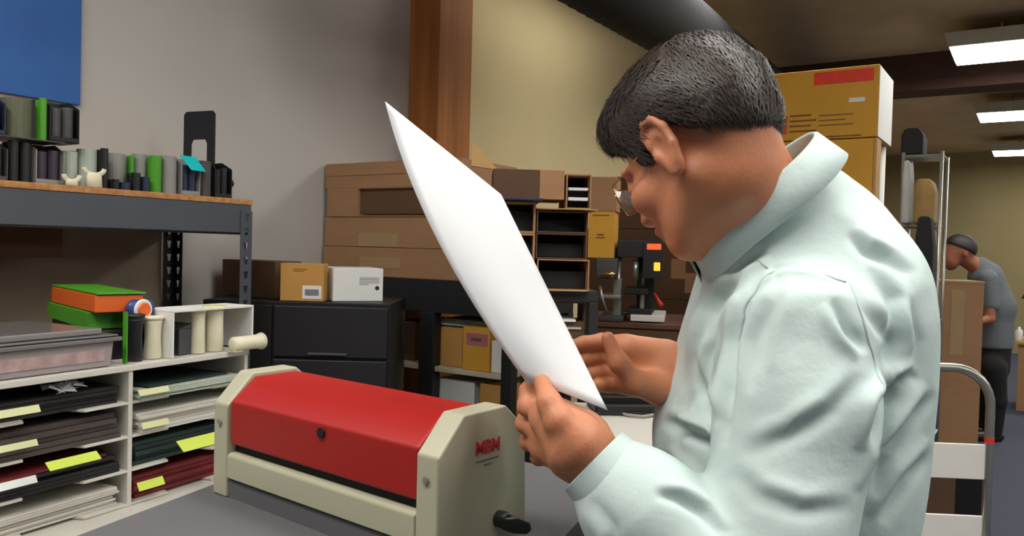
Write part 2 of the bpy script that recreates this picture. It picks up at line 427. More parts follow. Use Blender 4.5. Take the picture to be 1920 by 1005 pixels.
def right_hand(p):
    d = cone(p, at(1300, 710, 1.08), at(1262, 700, 1.07), .030, .031)
    d = smin(d, cone(p, at(1245, 672, 1.075), at(1175, 655, 1.06), .026, .020), .02)
    d = smin(d, cone(p, at(1245, 715, 1.065), at(1185, 715, 1.05), .028, .020), .02)
    d = smin(d, cone(p, at(1240, 690, 1.085), at(1170, 690, 1.075), .024, .018), .02)
    fing = [
      ([at(1172, 650, 1.065), at(1128, 640, 1.062), at(1095, 644, 1.045), at(1070, 650, 1.030)], [.0130, .0108, .0097, .0085]),
      ([at(1168, 676, 1.07), at(1122, 668, 1.068), at(1092, 674, 1.045), at(1072, 682, 1.025)], [.0130, .0110, .0098, .0086]),
      ([at(1170, 700, 1.07), at(1126, 697, 1.066), at(1100, 702, 1.045), at(1084, 710, 1.030)], [.0125, .0105, .0095, .0084]),
      ([at(1176, 722, 1.065), at(1140, 722, 1.06), at(1118, 724, 1.045), at(1102, 728, 1.035)], [.0115, .0095, .0085, .0078])]
    f = None
    for P, r in fing:
        e = chain(p, P, r, .004); f = e if f is None else smin(f, e, .0022)
    d = smin(d, f, .010)
    t = chain(p, [at(1232, 728, 1.04), at(1192, 718, 1.015), at(1160, 680, 1.005), at(1140, 634, 1.008)], [.022, .0150, .0118, .0085], .008)
    return smin(d, t, .008)
def body(p):
    d = cone(p, NB+np.array([.02, .01, 0]), at(1530, 800, 1.02), .05, .10)
    d = smin(d, cone(p, at(1500, 590, .95), at(1500, 590, 1.10), .055, .055), .04)
    d = smin(d, cone(p, ls+np.array([.01, .03, 0]), le, .045, .036), .03)
    d = smin(d, cone(p, le, lw, .036, .026), .015)
    d = smin(d, cone(p, rs_-np.array([0, .03, 0]), re_, .045, .036), .03)
    d = smin(d, cone(p, re_, rw, .036, .026), .015)
    neck = cone(p, hw(-.022, 0, -.045), NB, .055, .060)
    neck = smin(neck, cone(p, hw(-.06, 0, -.01), at(1465, 400, .96), .036, .036), .03)
    neck = smin(neck, cone(p, hw(.03, 0, -.06), at(1375, 455, .96), .035, .032), .03)
    hd = bounded(p, hw(0, 0, 0), .19, lambda q: head_local(((q-HO)@HR/HS).astype(np.float32))*HS)
    d = smin(d, smin(hd, neck, .018), .03)
    d = smin(d, bounded(p, at(1050, 800, .86), .15, left_hand), .006)
    d = smin(d, bounded(p, at(1180, 690, 1.05), .17, right_hand), .006)
    return d
man = thing('person', 'person in a pale aqua long-sleeved shirt, head bowed, holding up a large white sheet', 'person', (at(1500, 600, 1.02)[0], 1.02, 0))
MO = np.array([at(1500, 600, 1.02)[0], 1.02, 0])
def toman(V): return V-MO
V, F = polygonize(body, (-.02, .62, .95), (.62, 1.36, 1.75), .0024)
npmesh('body', toman(V), F, 'skin', man)
# ---- hair
def hairmask(q):
    """signed: negative where hair grows"""
    x, y, z = q[:, 0], np.abs(q[:, 1]), q[:, 2]
    line = np.interp(x, [-.13, -.09, -.045, -.028, -.02, .005, .022, .034, .05, .075, .1], [-.035, -.024, -.004, .02, .034, .038, -.002, .006, .040, .068, .076])
    return (line-z)*.7
def hairsdf(p):
    q = ((p-HO)@HR/HS).astype(np.float32)
    d = cranium(q)-.010-.007*np.clip((q[:, 2]-.02)/.08, 0, 1)
    bul = ell(q, (.050, .0, .088), (.050, .064, .034)); d = smin(d, bul, .03)              # forelock falling over the forehead
    d = d+.0022*vnoise(q*np.array([60, 150, 110]), 3)
    return smax(d, hairmask(q), .006)*HS
V, F = polygonize(hairsdf, HO-.17, HO+.19, .0030)
q = (V-HO)@HR/HS; N_ = normals(V, F)@HR; msk = -hairmask(q)
outer = cranium(q.astype(np.float32)) > .004
cand = np.where((msk > -.002) & outer)[0]; pick = rng.choice(cand, 14000)
crown = np.array([-.07, .01, .115])
Vs = []; Fs = []
for i in pick:
    r = q[i]; n = N_[i]
    if r[2] > .085: fl = np.array([1., .55*np.sign(r[1])+.2, -.25])+rng.normal(0, .22, 3)
    else: fl = np.array([-.55+4*r[0], 0, -1.0])+rng.normal(0, .2, 3)
    if r[0] < -.06: fl = np.array([-.1, -r[1]*3, -1.])+rng.normal(0, .2, 3)
    if r[0] > .05: fl = np.array([.9, .5*np.sign(r[1]), -.9])+rng.normal(0, .3, 3)
    tn = fl-n*np.dot(fl, n); tn /= np.linalg.norm(tn)+1e-6; sd = np.cross(n, tn)
    Ln = rng.uniform(.014, .030)*(1 if r[0] < .04 else 1.15)
    if msk[i] < .012: Ln *= .8
    wd = rng.uniform(.0005, .0010); hgt = rng.uniform(.0005, .0035)
    k = len(Vs)
    for a, hh, ww in ((0, -.001, 1), (.5, hgt, .8), (1, hgt*.5-.001, .1)):
        cpt = r+tn*Ln*a+n*hh
        if a > 0: cpt = cpt-n*(Ln*a)**2/.17
        for s in (-1, 1): Vs.append(cpt+sd*wd*ww*s)
    Fs += [(k, k+1, k+3, k+2), (k+2, k+3, k+5, k+4)]
Vs = HO+np.array(Vs)@HR.T*HS
npmesh('hair', toman(np.concatenate([V, Vs])), np.concatenate([F, np.array(Fs)+len(V)]), 'hair', man)
# ---- glasses
g = MB()
def hp(x, y, z): return tuple(toman(hw(x, y, z)))
for s in (1, -1):
    ring = [hp(.108-.012*abs(math.cos(a)), s*(.034+.025*math.cos(a)), .0+.019*math.sin(a)) for a in np.linspace(0, 2*math.pi, 26)]
    g.tube(ring, .0011, 6, False)
    g.tube([hp(.096, s*.059, .006), hp(.088, s*.070, .008), hp(.02, s*.080, .012), hp(-.008, s*.083, .018), hp(-.024, s*.084, .0)], .0011, 6)
g.tube([hp(.108, .009, .004), hp(.113, 0, .007), hp(.108, -.009, .004)], .0011, 6)
gl = g.build('glasses', 'gold', man, smooth=True)
for s in (1, -1):
    g = MB(); pts = [hp(.108-.012*abs(math.cos(a)), s*(.034+.024*math.cos(a)), .018*math.sin(a)) for a in np.linspace(0, 2*math.pi, 25)[:-1]]
    g.add(pts, [tuple(range(24))]).build('lens', 'lens', gl)
# ---- shirt
TZ = [.80, .90, 1.03, 1.085, 1.125, 1.165, 1.232, 1.299, 1.33, 1.37, 1.41, 1.45, 1.478, 1.496]
BK = [1660, 1675, 1690, 1704, 1710, 1714, 1716, 1712, 1706, 1696, 1668, 1628, 1584, 1540]
FR = [1290, 1285, 1270, 1248, 1240, 1243, 1280, 1306, 1318, 1335, 1362, 1400, 1440, 1485]
HY = [.165, .17, .175, .18, .182, .184, .188, .188, .184, .165, .10, .075, .055, .03]
TC = [((b+f_)/2-960)/FPX*1.02 for b, f_ in zip(BK, FR)]; TH = [(b-f_)/2/FPX*1.02 for b, f_ in zip(BK, FR)]
zz = np.linspace(.8, 1.5, 141)
def smooth(a):
    v = np.interp(zz, TZ, a); k = np.ones(9)/9; w = np.convolve(np.pad(v, 4, 'edge'), k, 'valid'); return w
TC_, TH_, HY_ = smooth(TC), smooth(TH), smooth(HY)
def torso(p):
    z = p[:, 2]; cx = np.interp(z, zz, TC_); hx = np.interp(z, zz, TH_); hy = np.interp(z, zz, HY_)
    u_ = (p[:, 0]-cx)/hx; v_ = (p[:, 1]-1.02)/hy
    r = (np.abs(u_)**2.25+np.abs(v_)**2.25+1e-9)**(1/2.25)
    d = (r-1)*np.minimum(hx, hy)*.85
    d = smax(d, (z-1.497).astype(np.float32), .02); return smax(d, (.90-z).astype(np.float32), .01)
def shirtsdf(p):
    d = torso(p)
    d = smin(d, cone(p, at(1450, 455, .98), at(1495, 612, .89), .060, .074), .04)
    d = smin(d, cone(p, at(1455, 470, 1.02), at(1490, 600, 1.15), .075, .085), .04)
    a = cone(p, at(1498, 632, .858), at(1490, 760, .84), .078, .080)
    a = smin(a, cone(p, at(1490, 760, .84), le, .080, .072), .02)
    a = smin(a, cone(p, le, lw+(le-lw)*.28, .070, .060), .025)
    a = smin(a, cone(p, lw+(le-lw)*.28, lw+(le-lw)*.02, .060, .040), .02)
    d = smin(d, a, .014)
    b = cone(p, at(1500, 632, 1.18), re_, .078, .062)
    b = smin(b, cone(p, re_, rw+(re_-rw)*.1, .062, .045), .02)
    d = smin(d, b, .014)
    N = np.array([-.643, 0, .766]); C1 = at(1398, 350, .955)
    d = smin(d, cone(p, C1-N*.15, C1-N*.075-np.array([.012, 0, .010]), .10, .089), .025)
    E_ = np.array([.766, 0, .643]); d = smin(d, cone(p, C1-N*.085-E_*.048, at(1380, 640, .965), .042, .055), .03)
    pl = ((p-(C1-N*.043))@N).astype(np.float32); w_ = p-C1; rad = L(w_-(w_@N)[:, None]*N)
    d = smax(d, -np.maximum(-pl, rad-.15), .004)
    d = smax(d, -cone(p, C1-N*.02, C1+N*.12, .066, .085), .006)
    d = smax(d, -cone(p, lw+(le-lw)*.06, lw-(le-lw)*.3, .038, .05), .003)
    return d
V, F = polygonize(shirtsdf, (-.02, .60, .86), (.66, 1.36, 1.54), .0036, 2.2)
N_ = normals(V, F)
px, py, D_ = project(V); view = (CC-V); view /= np.linalg.norm(view, axis=1)[:, None]
fac = np.clip((N_*view).sum(1)*2.2, 0, 1)
def crease(pts, amp, wid, side=1.0, dmin=None):
    """soft cloth fold: valley along a line, ridge beside it"""
    global disp
    P = np.array(pts, float); best = np.full(len(px), 1e9); sg = np.zeros(len(px)); tt = np.zeros(len(px)); n = len(P)-1
    for i in range(n):
        a, b = P[i], P[i+1]; ab = b-a; t = np.clip(((px-a[0])*ab[0]+(py-a[1])*ab[1])/(ab@ab), 0, 1)
        dx, dy = px-a[0]-t*ab[0], py-a[1]-t*ab[1]; d = np.hypot(dx, dy); m = d < best
        best[m] = d[m]; sg[m] = np.sign(ab[0]*dy-ab[1]*dx)[m]; tt[m] = ((i+t)/n)[m]
    amp = amp*1.5; wid = wid*.78; s = best*sg; env = np.sin(np.pi*np.clip(tt, 0, 1))**.8
    v = -amp*np.exp(-(s/wid)**2)+amp*.75*np.exp(-((s-side*wid*1.7)/(wid*1.2))**2)
    m = (D_ > dmin) if dmin else True
    disp += np.where(m, v*env*fac, 0)
disp = np.zeros(len(V))
for c in [
  ([(1432, 520), (1452, 504), (1490, 499), (1540, 508), (1592, 532)], .0045, 7, 1),
  ([(1590, 438), (1622, 470), (1660, 486), (1700, 520)], .007, 13, -1),
  ([(1632, 500), (1668, 560), (1672, 640), (1650, 700)], .006, 16, -1),
  ([(1722, 700), (1680, 716), (1648, 760), (1632, 850)], .011, 16, 1),
  ([(1755, 735), (1700, 800), (1660, 850), (1632, 930)], .010, 17, 1),
  ([(1760, 840), (1700, 900), (1650, 980)], .006, 18, 1),
  ([(1434, 512), (1400, 560), (1372, 640), (1362, 740), (1356, 840)], .008, 14, 1),
  ([(1396, 510), (1350, 560), (1318, 640)], .006, 15, 1),
  ([(1350, 590), (1330, 670), (1332, 740)], .006, 14, 1),
  ([(1300, 660), (1316, 730), (1345, 800)], .006, 14, -1),
  ([(1240, 786), (1280, 806), (1330, 826), (1362, 862)], .011, 15, -1, .86),
  ([(1238, 850), (1270, 880), (1312, 925), (1350, 945)], .009, 12, -1, .86),
  ([(1250, 960), (1300, 940), (1345, 935), (1380, 980)], .008, 12, -1, .86),
  ([(1560, 560), (1590, 620), (1624, 660)], .006, 15, 1),
  ([(1600, 540), (1640, 600), (1660, 640)], .005, 12, -1),
  ([(1470, 520), (1440, 600), (1420, 700)], .003, 18, -1),
  ([(1360, 520), (1400, 490), (1440, 470)], .005, 12, 1),
  ([(1225, 925), (1275, 935), (1320, 960), (1350, 1005)], .006, 14, -1),
  ([(1110, 935), (1150, 990), (1160, 1040)], .003, 16, 1),
  ([(1700, 560), (1722, 640), (1716, 720)], .004, 14, 1),
  ([(1622, 700), (1560, 770), (1480, 820), (1390, 850)], .0040, 22, 1),
  ([(1366, 880), (1420, 930), (1500, 960), (1600, 950)], .0035, 22, -1),
  ([(1440, 560), (1412, 640), (1400, 740)], .0035, 18, 1),
  ([(1342, 530), (1305, 640), (1268, 750)], .0045, 16, 1),
  ([(1300, 730), (1270, 780), (1262, 860)], .004, 14, -1),
  ([(1560, 350), (1620, 400), (1680, 470)], .003, 20, 1),
  ]: crease(*c)
Q = V*np.array([26, 26, 14]); wn = vnoise(V*np.array([15, 15, 8])+.5*np.sin(V*9), 12)
disp += .0030*vnoise(Q, 8)+.0008*vnoise(V*np.array([60, 60, 30]), 9)+.0035*np.exp(-(wn/.07)**2)*np.clip(vnoise(V*6, 14)*2.2+.35, 0, 1)
V2 = V+N_*disp[:, None]
def seamline(pts, name, r=.0013, dmin=0):
    P = np.array(pts, float); L_ = []
    for i in range(len(P)-1):
        n_ = max(2, int(np.hypot(*(P[i+1]-P[i]))/7))
        for t in np.arange(n_)/n_:
            c = P[i]+(P[i+1]-P[i])*t; d = np.hypot(px-c[0], py-c[1])+(fac < .15)*1e3+(D_ < dmin)*1e3
            k = np.argsort(d)[:6]; L_.append((V2[k]+N_[k]*.0004).mean(0)-MO)
    L_ = np.array(L_); L_[1:-1] = (L_[:-2]+L_[1:-1]*2+L_[2:])/4
    return MB().tube(L_, r, 6)
SEAMS = [[(1372, 640), (1392, 570), (1430, 520), (1452, 505), (1490, 499), (1540, 508), (1592, 532)], [(1592, 532), (1618, 600), (1640, 680), (1640, 760)], [(1440, 504), (1400, 470), (1372, 462)]]
npmesh('shirt', toman(V2), F, 'shirt', man)
shirt = man.children[-1] if False else [o for o in man.children if o.name.startswith('shirt')][0]
for sm_ in SEAMS: seamline(sm_, 'seam').build('seam', 'stitch', shirt, smooth=True)
# collar: fold-over ring around the neck, open at the throat
CN = np.array([-.643, 0, .766]); E1 = np.array([.766, 0, .643]); E2 = np.array([0, 1., 0]); C1 = at(1396, 346, .955)
g = MB(); ringN = 60; prof = [(.000, -.040), (.0, -.012), (.001, -.002), (.004, .001), (.0075, -.002), (.012, -.018), (.0185, -.041), (.0165, -.042), (.010, -.020), (.004, -.006), (.002, -.014), (.002, -.040)]
rows = []
for i in range(ringN+1):
    a = -math.pi+.16+(2*math.pi-.32)*i/ringN; fr = max(0, -math.cos(a))**3
    row = []
    for r, h in prof:
        hh = h*(1+.55*fr) if r > .003 else h*(1+.4*fr)
        row.append(toman(C1+E1*(.0935+r)*math.cos(a)+E2*(.084+r)*math.sin(a)+CN*(hh-.004*math.sin(a)**2)))
    rows.append(row)
n = len(prof); vs = [v for r in rows for v in r]; fs = []
for i in range(ringN):
    for k in range(n): fs.append((i*n+k, i*n+(k+1) % n, (i+1)*n+(k+1) % n, (i+1)*n+k))
fs += [tuple(range(n)), tuple(ringN*n+k for k in range(n))[::-1]]
g.add(vs, fs).build('collar', 'shirt', shirt, smooth=True)
# cuffs
def cuff(a, b, r0, r1):
    ax = (b-a)/np.linalg.norm(b-a); s1 = np.cross(ax, [0, 0, 1.]); s1 /= np.linalg.norm(s1); s2 = np.cross(ax, s1); g = MB(); vs = []; P = [(r0, 0), (r1, 1), (r1-.0035, 1), (r0-.0035, 0)]
    for k in range(32):
        t = 2*math.pi*k/32
        for r, h in P: vs.append(toman(a+(b-a)*h+(s1*math.cos(t)+s2*math.sin(t)*.92)*r))
    fs = [(k*4+j, k*4+(j+1) % 4, ((k+1) % 32)*4+(j+1) % 4, ((k+1) % 32)*4+j) for k in range(32) for j in range(4)]
    g.add(vs, fs).build('cuff', 'shirt', shirt, .001)
cuff(lw+(le-lw)*.22, lw-(le-lw)*.03, .051, .046)
cuff(rw+(re_-rw)*.28, rw+(re_-rw)*.02, .046, .041)
# trousers and shoes (below the picture)
def trou(p):
    hx = .33*1.0; c = np.array([.335, 1.02, .9])
    d = ell(p, c, (.165, .17, .14))
    for s in (-1, 1):
        d = smin(d, cone(p, (.34, 1.02+s*.09, .86), (.33, 1.02+s*.11, .48), .088, .066), .03)
        d = smin(d, cone(p, (.33, 1.02+s*.11, .48), (.35, 1.02+s*.12, .06), .066, .052), .02)
    return smax(d, (.04-p[:, 2]).astype(np.float32), .005)
V, F = polygonize(trou, (.1, .76, 0), (.56, 1.28, 1.08), .009)
npmesh('trousers', toman(V), F, 'trous', man)
for s in (-1, 1):
    V, F = polygonize(lambda p: smax(smin(ell(p, (.27, 1.02+s*.13, .03), (.10, .045, .04)), ell(p, (.35, 1.02+s*.12, .04), (.06, .04, .06)), .03), (.002-p[:, 2]).astype(np.float32), .003), (.13, .94+s*.13, -.01), (.45, 1.10+s*.13, .12), .006)
    npmesh('shoe', toman(V), F, 'shoe', man)

# ---- the white sheet he holds
TL, TR = at(722, 190, 1.15), at(940, 365, 1.00); LL, LR = at(988, 717, .880), at(1139, 769, .81)
g = MB(); n1, n2 = 24, 10; vs = []
nrm = np.cross(TR-TL, LL-TL); nrm /= np.linalg.norm(nrm)
for i in range(n1+1):
    t = i/n1
    a = TL+(LL-TL)*t; b = TR+(LR-TR)*t
    a = a+at(830, 460, .94)*0-RT*.030*4*t*(1-t)*.62-UP*.012*4*t*(1-t)*.6
    for j in range(n2+1):
        s = j/n2; p = a+(b-a)*s-nrm*.012*4*s*(1-s)*(t**2); vs.append(p)
o3 = at(930, 500, .9)
g.add([v-o3 for v in vs], [(i*(n2+1)+j, i*(n2+1)+j+1, (i+1)*(n2+1)+j+1, (i+1)*(n2+1)+j) for i in range(n1) for j in range(n2)])
sh = g.build('white_sheet', 'paper', None, smooth=True, solid=.0009); sh.location = Vector(o3)
tag(sh, 'large blank white sheet of card held up in the man\'s hands', 'sheet')

# ================================================================== CUTTING MACHINE
K0 = at(822, 860, .87); TBZ = 1.018
LM = Frame((K0[0], K0[1], 0), -38.55)
mc = thing('paper_cutting_machine', 'red and cream tabletop machine with octagonal end panels on the grey bench', 'machine', LM.w(0, 0, TBZ), -38.55)
side = [(0, .0), (.0, .131), (.041, .173), (.116, .174), (.155, .142), (.162, 0)]
for x0, nm in ((-.034, 'r'), (-.444, 'l')):
    p = MB().prism(side, 'x', x0, x0+.034).build('end_panel', 'cream', mc, .003, seg=3)
    for (v, z) in ((-.0015, .105),):
        MB().lathe([(.0, -.002), (.0042, -.0015), (.0045, .0), (.003, .0005)], (x0+.017, v, z), 14, 'y').build('screw', 'steelm', p)
ep = [c for c in mc.children if c.name.startswith('end_panel')][0]
text('MBM', .021, 'logo', ep, 'lettering', (.0006, .083, .130), (math.pi/2, 0, math.pi/2), .0003, .0007)
MB().box(0, .0005, .062, .103, .1145, .1160).box(0, .0005, .076, .092, .109, .1103).build('faded_lines', 'smallink', ep)
cov = [(.010, .072), (.006, .082), (.008, .146), (.046, .170), (.114, .171), (.150, .142), (.152, .02), (.02, .02)]
cov = [(.004, .076), (.004, .136), (.042, .168), (.114, .169), (.148, .140), (.150, .07)]
cv = MB().prism(cov, 'x', -.409, -.035).build('cover', 'red', mc, .004, seg=3)
MB().lathe([(.0065, -.003), (.0065, .0), (.004, .001), (.002, .0)], (-.205, .004, .1255), 16, 'y').build('lock_hole', 'slitblack', cv)
MB().box(-.409, -.035, .014, .145, .058, .078).build('feed_slot', 'slitblack', mc)
MB().prism([(.000, .028), (.000, .060), (.004, .064), (.020, .064), (.020, .028)], 'x', -.409, -.035).build('front_bar', 'cream', mc, .002)
MB().box(-.409, -.035, .004, .15, .0, .0255).build('base', 'bench', mc)
kn = MB().lathe([(.010, 0), (.0105, .012), (.008, .016)], (0, .105, .040), 18, 'x').build('knob', 'rubber', mc, .001)
MB().prism([(.095, .047), (.118, .043), (.142, .031), (.146, .020), (.136, .017), (.112, .024), (.096, .032)], 'x', .010, .022).build('lever', 'rubber', kn, .003)
MB().box(-.33, -.10, -.13, .012, .000, .016).build('feed_table', 'bench', mc, .002) if False else None

# grey bench it stands on
bt = thing('work_bench', 'grey-topped work bench under the red and cream machine', 'bench', LM.w(0, 0, 0), -38.55)
MB().prism([(-.30, -.55), (-.50, .08), (-.50, .45), (-.045, .45), (.12, -.10), (.12, -.55)], 'z', TBZ-.03, TBZ).build('bench_top', 'bench', bt, .003)
for q in ((-.26, -.5), (-.47, .40), (-.08, .40), (.06, -.5)):
    MB().box(q[0]-.02, q[0]+.02, q[1]-.02, q[1]+.02, 0, TBZ-.03).build('leg', 'bsteel', bt, .003)

# ================================================================== WHITE COUNTER BEHIND
wc = thing('white_counter', 'white-topped counter behind the man\'s hands', 'counter', (.1, 1.32, 0))
MB().box(0, .56, 0, 1.04, .90, .93).build('counter_top', 'white', wc, .004)
MB().box(.03, .53, .03, 1.0, .0, .90).build('cabinet', 'cardd', wc)
p = onz(1168, 752, .93)
bx = thing('black_tray', 'flat black tray at the back edge of the white counter', 'tray', (p[0], min(p[1], 2.22), .93), 4)
MB().box(-.11, .14, -.04, .10, 0, .010).box(-.11, -.10, -.04, .10, .01, .028).box(.13, .14, -.04, .10, .01, .028).box(-.11, .14, .09, .10, .01, .028).box(-.11, .14, -.04, -.03, .01, .028).build('tray_body', 'rubber', bx, .002)
pts = [onz(x, y, .936) for x, y in ((1120, 757), (1150, 768), (1175, 778), (1205, 781), (1230, 777), (1262, 765), (1290, 750))]
cb = MB().tube(pts, .004, 8).build('cable', 'cabl', None, smooth=True); tag(cb, 'grey cable looping over the white counter', 'cable')
p = onz(1205, 864, .93); o = MB().lathe([(.004, -.016), (.008, -.014), (.009, 0), (.008, .012), (.003, .022)], (0, 0, .009), 14, 'x').build('pink_cap', 'rose', None, smooth=True); place(o, (p[0], p[1], .9305), 8); tag(o, 'small dark pink cap lying on the white counter by the man\'s belly', 'cap')
p = onz(1168, 830, .93); o = MB().lathe([(.004, -.014), (.007, -.012), (.007, .010), (.003, .014)], (0, 0, .007), 12, 'x').build('metal_clip', 'steelm', None, smooth=True); place(o, (p[0], p[1], .9305), -30); tag(o, 'small grey metal clip on the white counter, the one farther back', 'clip')
p = onz(1175, 852, .93); o = MB().lathe([(.003, -.012), (.006, -.010), (.006, .010), (.003, .012)], (0, 0, .006), 12, 'x').build('dark_clip', 'dgrey', None, smooth=True); place(o, (p[0], p[1], .9305), -20); tag(o, 'small dark clip on the white counter next to the cuff', 'clip')

# ================================================================== STEEL RACK (left)
ro = at(458, 440, 2.35); RK = Frame((ro[0], ro[1], 0), ADEG)
BT = RK.hit(462, 374)[1]     # top of board
rk = thing('steel_shelf', 'grey steel rack with a particle-board top, standing along the wall at the left', 'shelf', RK.w(0, 0, 0), ADEG)
bl, br = -1.75, RK.hit(470, 400)[0]
MB().box(bl, br+.004, -.004, .38, BT-.016, BT).build('shelf_board', 'board', rk, .002)
MB().prism([(0, BT-.017), (-.002, BT-.017), (-.002, BT-.098), (.014, BT-.104), (.014, BT-.10), (.003, BT-.095), (.003, BT-.017)], 'x', bl, br).build('front_beam', 'steel', rk)
MB().box(bl, br, .374, .377, BT-.098, BT-.017).build('back_beam', 'steel', rk)
MB().box(br-.004, br-.001, 0, .377, BT-.098, BT-.017).build('side_beam', 'steel', rk)
MB().box(bl, br-.03, .01, .37, .45, .47).build('lower_shelf', 'board', rk)
def flange(along, x0, y0, w, z0, z1, name, m, par):
    """perforated angle-iron flange with tear-drop slots"""
    g = MB(); zc = z0
    def v(a, z): return (x0+a, y0, z) if along == 'x' else (x0, y0+a, z)
    while zc < z1-.03:
        zt = min(zc+.042, z1); a0, a1, b0, b1 = w*.30, w*.70, w*.42, w*.60
        h0, h1 = zc+.010, zc+.032
        g.add([v(0, zc), v(w, zc), v(w, zt), v(0, zt), v(b0, h0), v(b1, h0), v(a1, h1), v(a0, h1)],
              [(0, 1, 5, 4), (1, 2, 6, 5), (2, 3, 7, 6), (3, 0, 4, 7)]); zc = zt
    return g.build(name, m, par, solid=.0022)
def angle_post(par, x, y, sx, sy, z1, m='steel', z0=0):
    w = .040
    a = flange('x', x if sx > 0 else x-w, y, w, z0, z1, 'post', m, par)
    flange('y', x, y if sy > 0 else y-w, w, z0, z1, 'post_flange', m, a)
angle_post(rk, br+.002, -.004, -1, 1, BT-.018); angle_post(rk, br+.002, .372, -1, -1, BT-.018, 'bsteel')
angle_post(rk, bl, -.004, 1, 1, BT-.018); angle_post(rk, bl, .372, 1, -1, BT-.018)
x0, _ = RK.hit(-60, 460, .2); x1, _ = RK.hit(118, 460, .2)
MB().box(x0, x1, .2, .24, RK.hit(60, 482, .2)[1], BT-.018).build('wooden_cleat', 'woodr', rk, .003)
# dark board leaning at the wall below the shelf
x0 = WL.hit(-60, 500, -.03)[0]; x1 = WL.hit(306, 500, -.03)[0]
o = MB().box(x0-.3, x1, -.02, -.006, .0, 1.43).build('leaning_board', 'taupe', None, .002); place(o, WL.w(0, 0, 0), ADEG); tag(o, 'large dark taupe board leaning on the wall below the steel shelf', 'board')

# items on top of the rack; each stands just behind the front edge
def spine(g, x0, x1, y0, z0, z1, curl=.75):
    """open curled binding spine standing on end"""
    n = 14; r = (x1-x0)/2; cx = (x0+x1)/2; t = .0022; pts = []
    A0 = math.pi*(.5+curl); 
    for rr, rng_ in ((r, range(n+1)), (r-t, range(n, -1, -1))):
        for k in rng_:
            a = -math.pi/2-A0/1.6+2*A0/1.6*k/n; pts.append((cx+rr*math.cos(a), y0+r+rr*math.sin(a)))
    return g.prism(pts, 'z', z0, z1)
def rackitem(kind, xs, yt, m, label, cat, yo=.03, inner=None, base=None, n=3, zb=None, name=None, depth=.09, group=None):
    z0 = BT+.0005 if zb is None else zb
    xa = RK.hit(xs[0], yt, yo)[0]; xb = RK.hit(xs[1], yt, yo)[0]; z1 = RK.hit((xs[0]+xs[1])/2, yt, yo)[1]; w = xb-xa; h = z1-z0
    t = thing(name or kind, label, cat, RK.w(xa, yo, z0), ADEG, group)
    if kind == 'comb_bundle':
        s = w/n
        for k in range(n):
            hh = h*(1-.06*((k*7) % 3)/2)
            spine(MB(), k*s+.001, (k+1)*s-.001, 0, 0, hh).build('binding_spine', m, t, smooth=False)
        spine(MB(), w*.1, w*.9, s, 0, h*.97).build('binding_spine', m, t)
    elif kind == 'organizer_box':
        th_ = .003; top = [(0, h), (0, 0), (depth, 0), (depth, h)]
        MB().box(0, w, 0, depth, 0, th_).prism([(0, 0), (depth, 0), (depth, h), (depth*.5, h), (0, h*.80)], 'x', 0, th_).prism([(0, 0), (depth, 0), (depth, h), (depth*.5, h), (0, h*.80)], 'x', w-th_, w).box(0, w, depth-th_, depth, 0, h).box(0, w, 0, th_, 0, h*.12).build('box_shell', m, t, .0008)
        g = MB()
        s = (w-.012)/n
        for k in range(n): spine(g, .006+k*s, .006+(k+1)*s-.001, .006, th_, h*(.78+.05*(k % 3)))
        g.build('binding_spines', inner or 'rubber', t)
    elif kind == 'binding_coil':
        g = MB(); g.lathe([(w*.48, 0), (w*.5, .002), (w*.5, h-.002), (w*.42, h), (w*.42, h-.004)], (w/2, w/2, 0), 22).build('roll', m, t, smooth=False)
        if inner: MB().lathe([(w*.2, 0), (w*.2, .004)], (w/2, w/2, h-.003), 14).build('core', inner, t)
    return t, w, h
R_ = rackitem
R_('organizer_box', (-42, 16), 262, 'dgrey', 'dark organiser box at the left end of the lower row on the steel shelf', 'box', inner='rubber')
R_('comb_bundle', (18, 62), 264, 'rubber', 'wide bundle of black binding spines on the shelf board, left of the light-edged box', 'binding spines', n=2)
R_('organizer_box', (68, 122), 268, 'grey', 'light-edged box of dark purple spines on the shelf board', 'box', inner='purple', n=2)
R_('comb_bundle', (122, 152), 284, 'greenpaper', 'shorter pale spine beside the light-edged box', 'binding spines', n=1, yo=.045)
R_('comb_bundle', (154, 190), 280, 'greenpaper', 'larger pale spine behind the curled ivory strip on the shelf board', 'binding spines', n=1, yo=.045)
for xa_, xb_, yt_, lb in ((120, 150, 322, 'small curled ivory comb strip in front of the shorter ivory spine'), (158, 196, 306, 'larger curled ivory comb strip in front of the ivory spine')):
    a = RK.hit(xa_, yt_, .01)[0]; b = RK.hit(xb_, yt_, .01)[0]; zt = RK.hit(170, yt_, .01)[1]-BT; w = b-a
    g = MB().tube([(w*(.5-.5*math.cos(t)), .012, zt-.012-.016*math.sin(t)) for t in np.linspace(0, math.pi, 14)], .006, 10)
    g.tube([(w*.5, .012, 0.0005), (w*.5, .012, zt-.024)], [w*.40, w*.36], 16)
    o = g.build('curled_comb_strip', 'ivory', None, smooth=True); o.scale = (1, .55, 1); place(o, RK.w(a, .004, BT+.0005), ADEG); tag(o, lb, 'binding strip')
R_('comb_bundle', (192, 207), 278, 'rubber', 'narrow black spine between the ivory and grey spines', 'binding spines', n=1)
R_('comb_bundle', (209, 243), 288, 'grey', 'broad grey binding spine standing right of the ivory ones', 'binding spines', n=1, yo=.065)
R_('comb_bundle', (213, 227), 336, 'rubber', 'shortest black spine in front of the broad grey one', 'binding spines', n=1, yo=.02)
R_('comb_bundle', (229, 250), 342, 'navy', 'short navy spine in front of the broad grey one', 'binding spines', n=1, yo=.02)
R_('comb_bundle', (245, 255), 291, 'green', 'thin green spine between two grey spines', 'binding spines', n=1, yo=.065)
R_('comb_bundle', (256, 283), 289, 'grey', 'grey spine between the thin and the wide green ones', 'binding spines', n=1, yo=.065)
